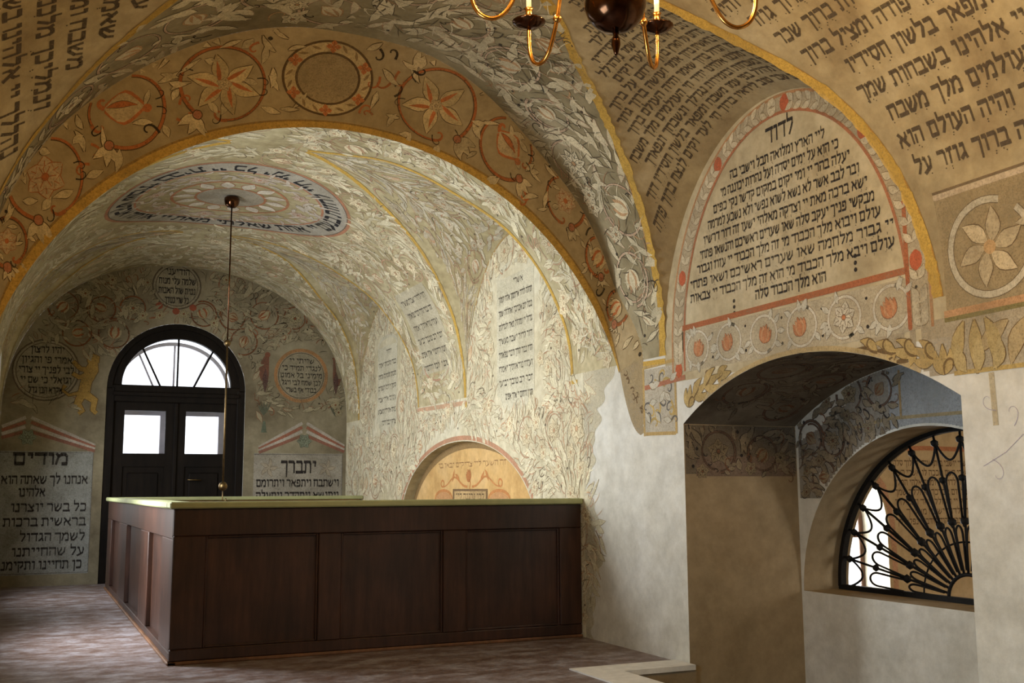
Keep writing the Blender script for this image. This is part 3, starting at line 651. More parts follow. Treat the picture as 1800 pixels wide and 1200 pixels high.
def flower(P, c, r, n, col, line, lift, rot=0., core=None, wid=.42):
    ln = line or tuple(x * .5 for x in col)
    for lay, (rr, ro) in enumerate(((1., 0.), (.66, PI / n))):
        if lay and n < 5: break
        for k in range(n):
            a = rot + ro + 2 * PI * k / n; q = (c[0] + math.cos(a) * r * .10, c[1] + math.sin(a) * r * .10); L = r * rr * .88; lf = lift + lay * .004 + k * .0005
            leaf(P, q, a, L, r * rr * wid * min(.9, 4.6 / n), col if not lay else tuple(x * 1.08 for x in col), line, lf, .18, ow=max(.004, r * .055))
            P.strip([(q[0] + math.cos(a) * L * u, q[1] + math.sin(a) * L * u) for u in (.1, .45, .75)], r * .022, lf + .0026, ln)
    P.disk(c, r * .20, lift + .0095, ln); P.disk(c, r * .15, lift + .0102, core or col)
def tulip(P, c, ang, r, col, line, lift, acc):
    for k, a in enumerate((-.62, .62, -.3, .3, 0)): leaf(P, c, ang + a, r * (1.0 if k < 4 else 1.1), r * .22, acc if k in (2, 3) else col, line, lift + k * .0006, -a * .9, ow=.006)
def bud(P, c, ang, r, col, line, lift, acc):
    leaf(P, (c[0] - math.cos(ang) * r * .7, c[1] - math.sin(ang) * r * .7), ang, r * 1.5, r * .52, col, acc, lift, .25, ow=r * .13)
    leaf(P, (c[0] - math.cos(ang) * r * .7, c[1] - math.sin(ang) * r * .7), ang + .35, r * 1.2, r * .12, acc, None, lift + .003, -.7)
    leaf(P, (c[0] - math.cos(ang) * r * .7, c[1] - math.sin(ang) * r * .7), ang - .3, r * 1.1, r * .10, acc, None, lift + .0032, .6)
def curl(P, c, ang, L, w, col, lift, hand=1):
    t = np.linspace(0, 1, 12); a = ang + hand * (t ** 1.7) * 4.6; d = L / 11 * (1 - .45 * t)
    x = c[0] + np.concatenate([[0], np.cumsum(np.cos(a) * d)[:-1]]); y = c[1] + np.concatenate([[0], np.cumsum(np.sin(a) * d)[:-1]])
    P.strip(np.stack([x, y], 1), w * (1.1 - .6 * t), lift, col)
def scroll(P, c, r, hand, rot, pal, R, lift, thick=.012):
    turn = R.uniform(.8, 1.45); t = np.linspace(0, 1, 34); a = rot + hand * t * 2 * PI * turn; rr = r * (1.04 - .30 * max(0, turn - .9) * t - .1 * t)
    p = np.stack([c[0] + rr * np.cos(a), c[1] + rr * np.sin(a)], 1)
    P.strip(p, thick * 1.55 * (1.1 - .5 * t), lift, pal['line']); P.strip(p, thick * (1.1 - .5 * t), lift + .0015, jit(pal['stem'], R))
    kind = R.random(); fc = jit(pal['flower'], R)
    if kind < .45: flower(P, c, r * .66, R.choice((5, 6, 8)), fc, pal['line'], lift + .002, R.uniform(0, 6), jit(pal['acc'], R))
    elif kind < .75: tulip(P, (c[0] - .35 * r * math.cos(rot), c[1] - .35 * r * math.sin(rot)), rot, r * .85, fc, pal['line'], lift + .002, jit(pal['acc'], R))
    else: bud(P, c, rot + R.uniform(-1, 1), r * .62, fc, pal['line'], lift + .002, jit(pal['acc'], R))
    for k in range(pal.get('ringleaves', 7)):
        aa = R.uniform(0, 2 * PI); q = (c[0] + r * math.cos(aa), c[1] + r * math.sin(aa)); out = R.choice((1, 1, -1))
        if out < 0 and kind < .45: continue
        leaf(P, q, aa + (0 if out > 0 else PI) + hand * R.uniform(.5, 1.1), r * R.uniform(.32, .6), r * R.uniform(.075, .12), jit(pal['leaf'], R), pal['line'], lift + .001, R.uniform(-.7, .7))
    for k in range(3): aa = R.uniform(0, 2 * PI); curl(P, (c[0] + .9 * r * math.cos(aa), c[1] + .9 * r * math.sin(aa)), aa + 2, r * .5, thick * .55, pal['dark'], lift + .003, R.choice((-1, 1)))
def foliage(P, box_, inside, S, pal, R, lift=.004, fill=1.0, leafL=.2, leafW=.028, scr=True, flow=1.3):
    a0, a1, b0, b1 = box_; cen = []
    if scr:
        nb = max(1, int(round((b1 - b0) / (S * .92)))); na = max(1, int(round((a1 - a0) / S)))
        for j in range(nb):
            for i in range(na + 1):
                c = (a0 + (i + (.5 if j % 2 else 0)) * S + R.uniform(-.12, .12) * S, b0 + (j + .5) * (b1 - b0) / nb + R.uniform(-.12, .12) * S); r = S * R.uniform(.36, .46)
                if R.random() > pal.get('skip', 0.) and inside(c[0], c[1], r * .95): cen.append((c[0], c[1], r)); scroll(P, c, r, 1 if (i + j) % 2 else -1, R.uniform(0, 6.28), pal, R, lift, pal.get('thick', .012))
    ca = np.array(cen) if cen else np.zeros((0, 3)); d = leafL * .50 / math.sqrt(fill)
    for y in np.arange(b0, b1, d):
        for x in np.arange(a0, a1, d):
            c = (x + R.uniform(-.5, .5) * d, y + R.uniform(-.5, .5) * d)
            if not inside(c[0], c[1], leafL * .4): continue
            if len(ca) and ((ca[:, 0] - c[0]) ** 2 + (ca[:, 1] - c[1]) ** 2 < (ca[:, 2] * .98) ** 2).any(): continue
            an = flow * (math.sin(c[0] * 2.3 + 1.1 * c[1]) + math.sin(c[1] * 2.9 - c[0] * .8 + 1)) + R.uniform(-.6, .6) + pal.get('dir', 0.)
            q = R.random()
            if q < .78: leaf(P, c, an, leafL * R.uniform(.6, 1.25), leafW * R.uniform(.7, 1.35), jit(pal['leaf'], R), pal['line'] if R.random() < .75 else pal['stem'], lift + R.uniform(0, .002), R.uniform(-.9, .9), pal.get('ow', .008))
            elif q < .90: curl(P, c, an, leafL * R.uniform(.8, 1.5), .007, jit(R.choice((pal['stem'], pal['dark'], pal['acc'])), R), lift + .004, R.choice((-1, 1)))
            elif q < .95: P.disk(c, .016, lift + .004, pal['dark'])
            else: flower(P, c, leafL * .42, 5, jit(pal['flower'], R), pal['line'], lift + .002, R.uniform(0, 6), pal['acc'])
PAL = {
 'pale': dict(leaf=(.72, .66, .46), flower=(.73, .64, .43), line=(.37, .285, .17), stem=(.55, .36, .24), acc=(.58, .38, .23), dark=(.17, .135, .095), thick=.007, ow=.005, dir=1.3, skip=.35),
 'grey': dict(leaf=(.63, .565, .385), flower=(.67, .60, .41), line=(.12, .10, .07), stem=(.52, .38, .26), acc=(.50, .32, .17), dark=(.06, .05, .04), thick=.012, ow=.008, skip=.15),
 'face': dict(leaf=(.64, .51, .29), flower=(.64, .49, .25), line=(.13, .08, .035), stem=(.44, .15, .05), acc=(.54, .18, .06), dark=(.05, .035, .02), thick=.017, ow=.007),
 'end': dict(leaf=(.37, .33, .22), flower=(.40, .35, .22), line=(.09, .075, .045), stem=(.24, .09, .04), acc=(.30, .11, .05), dark=(.05, .04, .028), thick=.009, ow=.009, skip=.2),
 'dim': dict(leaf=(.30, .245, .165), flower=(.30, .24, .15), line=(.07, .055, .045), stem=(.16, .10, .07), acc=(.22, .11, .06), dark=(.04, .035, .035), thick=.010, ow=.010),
}
def strokes(P, box_, inside, d, R, cols, lift=.009, L=.2, flow=1.3, dir=1.3):
    a0, a1, b0, b1 = box_
    for y in np.arange(b0, b1, d):
        for x in np.arange(a0, a1, d):
            c = (x + R.uniform(-.6, .6) * d, y + R.uniform(-.6, .6) * d)
            if not inside(c[0], c[1], L * .35): continue
            an = flow * (math.sin(c[0] * 2.3 + 1.1 * c[1]) + math.sin(c[1] * 2.9 - c[0] * .8 + 1)) + R.uniform(-.5, .5) + dir; l = L * R.uniform(.5, 1.3); bd = R.uniform(-1.2, 1.2); t = np.linspace(0, 1, 5); a = an + bd * t
            p = np.stack([c[0] + np.cumsum(np.cos(a)) * l / 5, c[1] + np.cumsum(np.sin(a)) * l / 5], 1); P.strip(p, np.array([.15, .8, 1., .7, .1]) * R.uniform(.003, .0075), lift + R.uniform(0, .002), jit(R.choice(cols), R))
STROKE_PALE = [(.78, .73, .55), (.78, .73, .55), (.40, .31, .19), (.30, .25, .17), (.52, .30, .18), (.60, .42, .27)]
STROKE_GREY = [(.66, .60, .42), (.66, .60, .42), (.12, .10, .065), (.16, .13, .085), (.42, .26, .15)]
STROKE_END = [(.40, .35, .24), (.09, .075, .05), (.07, .06, .04), (.26, .10, .05)]
OCHRE = (.58, .37, .08); RED = (.41, .145, .065); INK = (.035, .030, .028); PALE_INK = (.10, .085, .065)

# ---- Hebrew letters as pen strokes: (width, polylines), box 0..1 high
GL = {
'א': (.80, [[(.06, 1), (.30, .68), (.76, 0)], [(.70, 1), (.70, .72), (.50, .46)], [(.27, .66), (.10, .38), (.10, 0)]]),
'ב': (.72, [[(.05, .95), (.56, .95), (.60, .8), (.60, .05)], [(0, .05), (.74, .05)]]),
'ג': (.52, [[(.10, .95), (.38, .95), (.40, .35), (.50, 0)], [(.40, .36), (.05, .04)]]),
'ד': (.70, [[(0, .95), (.72, .95)], [(.58, .95), (.58, 0)]]),
'ה': (.72, [[(0, .95), (.66, .95), (.66, 0)], [(.12, .58), (.10, 0)]]),
'ו': (.36, [[(.04, .95), (.30, .95), (.30, 0)]]),
'ז': (.44, [[(.02, .93), (.42, .97)], [(.24, .95), (.20, 0)]]),
'ח': (.74, [[(0, .95), (.68, .95), (.68, 0)], [(.12, .95), (.12, 0)]]),
'ט': (.74, [[(.02, .95), (.12, .9), (.10, .05), (.60, .05), (.68, .4), (.66, .95), (.42, .95), (.38, .75)]]),
'י': (.36, [[(.05, .95), (.30, .95), (.28, .58)]]),
'כ': (.68, [[(.05, .95), (.54, .95), (.60, .75), (.60, .25), (.54, .05), (.04, .05)]]),
'ך': (.64, [[(0, .95), (.58, .95), (.56, -.35)]]),
'ל': (.64, [[(.08, 1.45), (.08, .95), (.56, .95), (.56, .65), (.26, 0)]]),
'מ': (.76, [[(.02, 1), (.16, .78), (.0, 0)], [(.14, .74), (.36, .95), (.58, .95), (.68, .75), (.68, .05), (.40, .05)]]),
'ם': (.74, [[(0, .95), (.66, .95), (.66, .05), (.12, .05), (.12, .95)]]),
'נ': (.48, [[(.14, .95), (.38, .95), (.40, .05), (0, .05)]]),
'ן': (.36, [[(.05, .95), (.30, .95), (.28, -.35)]]),
'ס': (.76, [[(0, .95), (.70, .95), (.68, .4), (.40, .03), (.12, .4), (.12, .95)]]),
'ע': (.72, [[(.04, .97), (.18, .9), (.34, .2)], [(.60, .97), (.64, .7), (.56, .25), (.0, -.12)]]),
'פ': (.70, [[(.30, .52), (.10, .52), (.10, .95), (.54, .95), (.60, .75), (.60, .25), (.54, .05), (.02, .05)]]),
'ף': (.68, [[(.30, .52), (.10, .52), (.10, .95), (.58, .95), (.58, -.35)]]),
'צ': (.70, [[(.04, .97), (.60, .12), (.56, .05), (.0, .05)], [(.62, .97), (.60, .7), (.36, .48)]]),
'ץ': (.62, [[(.02, .97), (.28, .55), (.28, -.35)], [(.56, .97), (.54, .7), (.28, .45)]]),
'ק': (.70, [[(0, .95), (.62, .95), (.60, .5), (.34, .22)], [(.12, .62), (.12, -.35)]]),
'ר': (.66, [[(0, .95), (.52, .95), (.58, .8), (.58, 0)]]),
'ש': (.90, [[(.04, .97), (.16, .10), (.46, .05), (.76, .45), (.80, .97)], [(.44, .97), (.42, .7), (.18, .28)]]),
'ת': (.76, [[(0, .95), (.62, .95), (.68, .75), (.68, 0)], [(.16, .95), (.16, .08), (.0, .05)]]),
}
def seg_pts(a, b, h):
    n = max(2, int(math.hypot(b[0] - a[0], b[1] - a[1]) * h / .08) + 1); return np.stack([np.linspace(a[0], b[0], n), np.linspace(a[1], b[1], n)], 1)
def twidth(s): return sum(.34 if c == ' ' else GL[c][0] + .13 for c in s if c == ' ' or c in GL)
def text(P, s, aR, b, h, lift=.006, col=INK, aL=None, fit=None, wmax=1.35, bold=1.0, dots=0., R=None, center=False):
    """right to left from aR; stretched to reach aL when given"""
    tw = twidth(s) * h; k = 1.0
    if aL is not None: k = min(wmax, (aR - aL) / tw)
    if center: aR = aR + tw * k / 2
    x = aR
    for c in s:
        if c == ' ': x -= .34 * h * k; continue
        if c not in GL: continue
        w, st = GL[c]; x0 = x - w * h * k
        for pl in st:
            for p, q in zip(pl[:-1], pl[1:]):
                dx, dy = (q[0] - p[0]), (q[1] - p[1]); l = math.hypot(dx, dy) + 1e-9; hz = abs(dx) / l
                hw = (.058 + .058 * hz) * h * bold; e = .045 / l                # flat pen: heavy level strokes, lighter uprights
                p2 = (p[0] - dx * e, p[1] - dy * e); q2 = (q[0] + dx * e, q[1] + dy * e); g = seg_pts(p2, q2, h)
                P.strip(np.stack([x0 + g[:, 0] * h * k, b + g[:, 1] * h], 1), hw, lift, col)
        if dots and R and R.random() < dots:
            P.disk((x0 + w * h * k * R.uniform(.2, .8), b - .24 * h), .055 * h, lift, col, n=4)
            if R.random() < .5: P.disk((x0 + w * h * k * .5, b - .40 * h), .05 * h, lift, col, n=4)
        x = x0 - .13 * h * k
    return x

# ---- surface maps (a right, b up as a viewer facing the surface sees them)
def m_right(a, b, l): return np.stack([XR - l, -a, b], -1)
def m_end(a, b, l): return np.stack([a, YF - l, b], -1)
def m_barR(a, b, l):
    x, z = PR.P(b); nx, nz = PR.N(b); return np.stack([x + nx * l, -a, z + nz * l], -1)
def m_barL(a, b, l):
    x, z = PL.P(b); nx, nz = PL.N(b); return np.stack([x + nx * l, a, z + nz * l], -1)
def m_crown(a, b, l):                                  # a towards +X from the crown, b along -Y
    v = np.where(a > 0, PR.L - a, PL.L + a); rx, rz = PR.P(v); lx, lz = PL.P(v); rn, rm = PR.N(v); ln, lm = PL.N(v); m = a > 0
    return np.stack([np.where(m, rx, lx) + np.where(m, rn, ln) * l, b, np.where(m, rz, lz) + np.where(m, rm, lm) * l], -1)
def bandy(lo, hi, m):
    return lambda Y, v: lo(v) + m < Y < hi(v) - m
def zone_in(prof, A, B, sgn, vmin=0., vmax=None, extra=None):
    vm = prof.L if vmax is None else vmax
    def f(a, b, m):
        Y = sgn * a
        if not (vmin + m * .6 < b < vm - m * .2): return False
        if not (float(A(b)) + m < Y < float(B(b)) - m): return False
        return extra is None or extra(Y, b, m)
    return f

# ------------------------------------------------------------------ what is painted where
def m_barR(a, b, l):                                   # continues down the wall below the springing
    bb = np.maximum(b, 0); x, z = PR.P(bb); nx, nz = PR.N(bb); return np.stack([x + nx * l, -a, z + nz * l + np.minimum(b, 0)], -1)
def nanif(P, bad): P = np.array(P, float); P[bad] = np.nan; return P
def in_zones(Y, v, zs):
    ok = np.zeros(Y.shape, bool)
    for A, B in zs: ok |= (Y > np.asarray(A(v))) & (Y < np.asarray(B(v)))
    return ok
ZR = [(K(-9), gR), (gN, yB), (yK, g1), (g2, g3), (g4, K(YF))]; ZL = [(K(-9), lR), (lN, yB), (yK, l1), (l2, l3), (l4, K(YF))]
_mR, _mL = m_barR, m_barL
def m_barR(a, b, l): return nanif(_mR(a, b, l), ~(in_zones(-a, np.maximum(b, 0), ZR) | (b < 0)) | (b > PR.L))
def m_barL(a, b, l): return nanif(_mL(a, b, l), ~in_zones(a, b, ZL) | (b < 0) | (b > PL.L))
_mE, _mW = m_end, m_right
def m_end(a, b, l): return nanif(_mE(a, b, l), (np.hypot(a - DXC, np.maximum(0, b - DZS)) < DR) | (a > XR) | (a < XL) | (b > np.array([end_top(x) for x in a])))
def m_right(a, b, l):
    Y = -a; nt_ = niche_top(np.clip(Y, NY0, NY1)); st_ = small_top(np.clip(Y, SY0, SY1)); top = np.full(Y.shape, ZS)
    for c in (CN, C1, C2): top = np.where(abs(Y - c.yc) < c.a, np.maximum(top, c.arch(np.clip(Y, c.yc - c.a, c.yc + c.a))), top)
    return nanif(_mW(a, b, l), ((Y > NY0) & (Y < NY1) & (b < nt_)) | ((Y > SY0) & (Y < SY1) & (b < st_) & (b > SZ0)) | (Y > YF) | (b > top + .02))
def rect_hole(boxes): return lambda a, b, m: any(x0 - m < a < x1 + m and y0 - m < b < y1 + m for x0, x1, y0, y1 in boxes)
R1 = random.Random(11)
# --- far bay, right wall
P = Paint(); holes = rect_hole([(-12.12, -10.88, 2.45, 4.15), (-17.12, -15.9, 2.42, 3.9)])
def in_far(a, b, m):
    Y = -a
    if not (9.42 + .25 * abs(math.sin(b * 3.1)) + m * .5 < Y < 18.88 - m): return False
    if Y > 10.15 and b < 1.40: return False
    if Y < 9.9 and 1.9 < b < 2.5 + .1: return Y > 9.75
    if not .16 + m * .5 < b < right_top(Y) - m * .6 - .03: return False
    if SY0 - .12 < Y < SY1 + .12 and b < float(small_top(np.clip(Y, SY0, SY1))) + .1 + m * .5: return False
    return not holes(a, b, m * .6)
foliage(P, (-18.9, -9.4, .15, 4.7), in_far, .62, PAL['pale'], R1, fill=1.9, leafL=.25, leafW=.027)
strokes(P, (-18.9, -9.4, .15, 4.7), in_far, .085, R1, STROKE_PALE)
def wob(z): return .10 * math.sin(z * 5.1) + .06 * math.sin(z * 13. + 1) + .03 * math.sin(z * 31.)
for z in np.arange(.0, 2.69, .012):                     # ragged edge of the painted ground on the pier
    y0 = 9.60 + wob(z) if z < 2.3 else 9.60 + wob(z) - .55 * ((z - 2.3) / .4) ** .6; P.strip([(-9.81, z + .006), (-(y0 + 9.8) / 2, z + .006), (-max(9.06, y0), z + .006)], .0062, .0015, (.56, .51, .37))
P.build('painted_foliage', m_right, wall_right, 'cream leaf scrolls painted on pale plaster')
P = Paint()
FILL = ['אשרי יושבי ביתך עוד יהללוך סלה', 'אשרי העם שככה לו אשרי העם', 'תהלה לדוד ארוממך אלהי המלך', 'בכל יום אברכך ואהללה שמך', 'גדול יי ומהלל מאד ולגדלתו', 'דור לדור ישבח מעשיך', 'הדר כבוד הודך ודברי נפלאתיך', 'ועזוז נוראותיך יאמרו', 'זכר רב טובך יביעו', 'חנון ורחום יי ארך אפים', 'טוב יי לכל ורחמיו', 'יודוך יי כל מעשיך', 'כבוד מלכותך יאמרו', 'מלכותך מלכות כל עולמים', 'סומך יי לכל הנפלים', 'עיני כל אליך ישברו', 'פותח את ידך ומשביע', 'צדיק יי בכל דרכיו', 'קרוב יי לכל קראיו', 'רצון יראיו יעשה', 'שומר יי את כל אהביו', 'תהלת יי ידבר פי']
PANEL = (.64, .60, .45)
def text_panel(y0, y1, z0, z1, lines, start, h):
    P.quad(-y1, -y0, z0, z1, .0035, PANEL, 6, 4)
    n = 14; P.strip([(-(y0 + y1) / 2 + (y1 - y0) / 2 * math.cos(PI * k / n), z1 + .18 * math.sin(PI * k / n) - .02) for k in range(n + 1)], .03, .004, PANEL)
    P.disk((-(y0 + y1) / 2, z0), (y1 - y0) * .42, .0032, PANEL, .22)
    for i in range(lines):
        z = z1 - (i + .7) * (z1 - z0 + .1) / lines; s = FILL[(start + i) % len(FILL)]
        text(P, s if i else s.split()[0], -y0 - .05 - (.25 if i == 0 else 0), z, h, .006, PALE_INK, -y1 + .05 + (.2 if i in (0, lines - 1) else 0), dots=.5, R=R1, bold=1.15)
text_panel(10.98, 12.05, 2.62, 4.08, 9, 1, .065); text_panel(16.0, 17.02, 2.58, 3.82, 7, 11, .065)
for c in (C1, C2):                                     # brown line along the wall arches
    t = np.linspace(.03, .97, 40); P.strip(np.stack([-(c.yc - c.a * np.cos(PI * t)), ZS + c.rise * np.sin(PI * t) - .015], 1), .016, .006, (.42, .28, .11))
n = 40; P.strip([(-(13.35 - 2.45 * math.cos(PI * k / n)), SZ0 + (SZT + .045 - SZ0) * math.sin(PI * k / n) ** .95) for k in range(n + 1)], .03, .006, (.52, .28, .17))
P.strip([(-15.02, 2.66), (-13.06, 2.63)], .03, .007, (.60, .38, .24)); P.strip([(-13.08, 2.64), (-13.08, 2.56)], .03, .0075, OCHRE)
P.strip([(-10.10, 2.62), (-9.93, 2.62)], .02, .007, OCHRE)
P.build('painted_text_panels', m_right, wall_right, 'Hebrew text panels and ochre lines')

# --- near bay, right wall: lunette text, garland, frieze, bracket
P = Paint(); R2 = random.Random(5); GC = 6.57
GND = (.46, .385, .265)
PS24 = ['ליי הארץ ומלואה תבל וישבי בה', 'כי הוא על ימים יסדה ועל נהרות יכוננה מי', 'יעלה בהר יי ומי יקום במקום קדשו נקי כפים', 'ובר לבב אשר לא נשא לשוא נפשי ולא נשבע למרמה', 'ישא ברכה מאת יי וצדקה מאלהי ישעו זה דור דרשיו', 'מבקשי פניך יעקב סלה שאו שערים ראשיכם והנשאו פתחי', 'עולם ויבוא מלך הכבוד מי זה מלך הכבוד יי עזוז וגבור', 'יי גבור מלחמה שאו שערים ראשיכם ושאו פתחי', 'עולם ויבא מלך הכבוד מי הוא זה מלך הכבוד יי צבאות']
text(P, 'לדוד', -6.32, 4.22, .12, .0065, INK, bold=1.0)
for i, s in enumerate(PS24):
    z = 4.07 - i * .1195; hw = 1.27 * math.sqrt(max(0, 1 - ((z + .1 - 2.7) / 1.68) ** 2)) if z > 3.3 else 1.29
    text(P, s, -(GC - min(hw, 1.25)) - .02, z, .066, .0065, INK, -(GC + min(hw, 1.25)) + .03, bold=1.12, dots=.45, R=R2, wmax=1.6)
text(P, 'הוא מלך הכבוד סלה', -6.03, 4.07 - 9 * .1195, .070, .0065, INK, bold=1.12)
for y, z in ((5.72, 3.02), (7.15, 2.93)):
    for d in (0, .05, .1): P.disk((-y, z + d), .016, .0065, INK)
# garland band: outer and inner red lines, paired leaves
def gar(t, o):                                         # t 0..1 from the near foot over the crown to the far foot
    a, b = 1.33 + .19 * o, 1.73 + .14 * o; L = .2; 
    if t < L: return (-(GC - a), 2.52 + (2.72 - 2.52) * t / L)
    if t > 1 - L: return (-(GC + a), 2.52 + (2.72 - 2.52) * (1 - t) / L)
    u = PI * (t - L) / (1 - 2 * L); return (-(GC - a * math.cos(u)), 2.72 + (b - .02) * math.sin(u))
tt = np.concatenate([np.linspace(0, .2, 5)[:-1], np.linspace(.2, .8, 56), np.linspace(.8, 1, 5)[1:]])
P.strip([gar(t, .5) for t in tt], .085, .004, (.46, .385, .255)); P.strip([gar(t, 1) for t in tt], .012, .006, (.46, .25, .12)); P.strip([gar(t, 0) for t in tt], .013, .006, (.42, .17, .085))
ts = [.02, .07, .12, .17] + list(np.linspace(.2, .8, 44)) + [.83, .88, .93, .98]
for i, t in enumerate(ts):
    p, q = np.array(gar(t, .5)), np.array(gar(min(1, t + .01), .5)); dr = math.atan2(*(q - p)[::-1]) if t < .99 else -PI / 2
    if i % 9 == 6: P.disk(p, .055, .0075, (.50, .13, .06), .07); continue
    up = dr if t < .5 else dr + PI
    for s in (-1, 1): leaf(P, p, up + s * .75, .11, .028, jit((.60, .52, .36), R2), (.25, .18, .10), .006, -s * .5, .007)
# frieze
P.quad(-7.93, -5.23, 2.515, 2.875, .004, (.50, .43, .295), 14, 2)
P.strip([(-7.95, 2.905), (-6.6, 2.915), (-5.24, 2.925)], .024, .007, RED); P.strip([(-8.58, 2.43), (-7.9, 2.47), (-6.6, 2.49), (-5.03, 2.52)], .022, .007, (.45, .19, .11))
P.strip([(-5.24, 2.53), (-5.24, 3.4)], .018, .0072, RED)
for i in range(6):
    c = (-7.70 + i * .46, 2.70); h = 1 if i % 2 else -1
    t = np.linspace(0, 1, 26); a = h * (t * 2 * PI * 1.05 + 1.0); P.strip(np.stack([c[0] + .165 * np.cos(a), c[1] + .15 * np.sin(a)], 1), .014, .0055, (.30, .22, .14)); P.strip(np.stack([c[0] + .165 * np.cos(a), c[1] + .15 * np.sin(a)], 1), .010, .007, (.66, .61, .48))
    if i == 4: flower(P, c, .12, 6, (.62, .56, .42), (.2, .14, .09), .0065, .3, (.55, .22, .1))
    else: tulip(P, (c[0], c[1] - .07), PI / 2 + h * .3, .14, (.56, .25, .12), (.25, .12, .07), .0065, (.60, .34, .18))
    for k in range(6): aa = R2.uniform(0, 6.28); leaf(P, (c[0] + .17 * math.cos(aa), c[1] + .14 * math.sin(aa) * .8), aa, .10, .022, (.60, .56, .44), (.2, .16, .11), .0062, R2.uniform(-1, 1), .006)
    P.disk((c[0] + .23, 2.60), .014, .007, INK); P.disk((c[0] + .23, 2.80), .012, .007, INK)
# ochre acanthus in the spandrels of the niche arch
for y, z, an, L in ((7.86, 2.20, PI / 2 - .2, .2), (7.78, 2.28, .5, .24), (7.62, 2.36, .35, .26), (7.42, 2.41, .2, .2), (5.55, 2.41, -.2 + PI, .22), (5.38, 2.38, PI - .1, .25), (5.2, 2.34, PI - .3, .25), (5.05, 2.30, PI - .5, .22), (4.98, 2.2, PI / 2, .2)):
    for s in (-1, 0, 1): leaf(P, (-y, z), an + s * .55, L * (.9 if s else 1.), .035, jit((.52, .38, .16), R2), (.17, .11, .05), .006 + .0005 * s, -s * .9)
    curl(P, (-y, z), an, L * 1.2, .010, (.2, .13, .06), .0085, 1 if an < 1 else -1)
nn = 40; P.strip([(-(NY0 + (NY1 - NY0) * k / nn), float(niche_top(NY0 + (NY1 - NY0) * k / nn)) + .02) for k in range(nn + 1)], .018, .0062, (.50, .38, .19))
# painted bracket under the springing of the arch
P.quad(-8.6, -8.06, 1.98, 2.60, .004, (.50, .45, .35), 4, 3)
for q in ([(-8.6, 1.98), (-8.6, 2.62)], [(-8.06, 1.98), (-8.06, 2.5)], [(-8.58, 2.0), (-8.07, 1.985)], [(-8.6, 2.62), (-8.06, 2.64)]): P.strip(q, .016, .0062, (.50, .35, .14))
for k in range(9):
    c = (-8.5 + .18 * (k % 3), 2.10 + .18 * (k // 3)); curl(P, c, R2.uniform(0, 6), .26, .014, jit((.50, .36, .13), R2), .006, R2.choice((-1, 1))); curl(P, c, R2.uniform(0, 6), .2, .010, (.15, .14, .13), .0065, R2.choice((-1, 1)))
    leaf(P, c, R2.uniform(0, 6), .13, .03, (.58, .54, .43), (.22, .17, .1), .0055)
# ochre foot of the arch face on the pier
uu = np.linspace(0, 1, 40); yy1 = 8.60 + .46 * uu ** .42; P.strip(np.stack([-(8.60 + yy1) / 2, 2.02 + .72 * uu], 1), (yy1 - 8.595) / 2, .0035, (.37, .28, .15))
for k in range(9): curl(P, (-8.64 - .04 * k, 2.2 + .05 * k), R2.uniform(0, 6), .14, .008, (.16, .10, .05), .006, R2.choice((-1, 1)))
for k in range(14):                                    # painted spandrel right of the niche arch
    y0 = 4.30 + k * .1; lo = max(2.20, float(niche_top(y0 + .05)) + .02 if y0 + .05 > NY0 else 2.20); P.strip([(-(y0 + .05), lo), (-(y0 + .05), 2.56)], .0505, .0028, (.42, .35, .235))
# pier right of the niche: capital, lines and faint pencil scribbles
for s in (-1, 0, 1):
    leaf(P, (-4.72 + s * .08, 2.52), -PI / 2 + s * .35, .34, .05, (.50, .38, .17), (.2, .13, .06), .006, -s * .8); leaf(P, (-4.70 + s * .1, 2.2), PI / 2 - s * .5, .2, .045, (.54, .42, .2), (.2, .13, .06), .0065, s)
    leaf(P, (-4.35 + s * .12, 2.48), -PI / 2 - .5 + s * .5, .3, .055, (.47, .36, .19), (.2, .13, .06), .006, .4)
P.strip([(-4.9, 2.20), (-3.0, 2.20)], .014, .006, (.50, .36, .13)); P.strip([(-4.62, 2.18), (-4.61, 1.86)], .02, .004, (.54, .46, .30))
P.quad(-4.84, -4.1, 2.20, 2.55, .003, (.44, .37, .25), 3, 2)
for k in range(5): curl(P, (-4.6 + .12 * k, 1.95 - .1 * (k % 3)), R2.uniform(0, 6), .24, .0018, (.40, .34, .45), .005, R2.choice((-1, 1)))
P.strip([(-4.72, 1.62), (-4.55, 1.70), (-4.42, 1.80)], .0018, .005, (.40, .34, .45)); curl(P, (-4.65, 1.66), -.5, .26, .0018, (.40, .34, .45), .005, -1)
P.build('painted_psalm_lunette', m_right, wall_right, 'Hebrew psalm text with leaf garland and red bordered flower frieze')

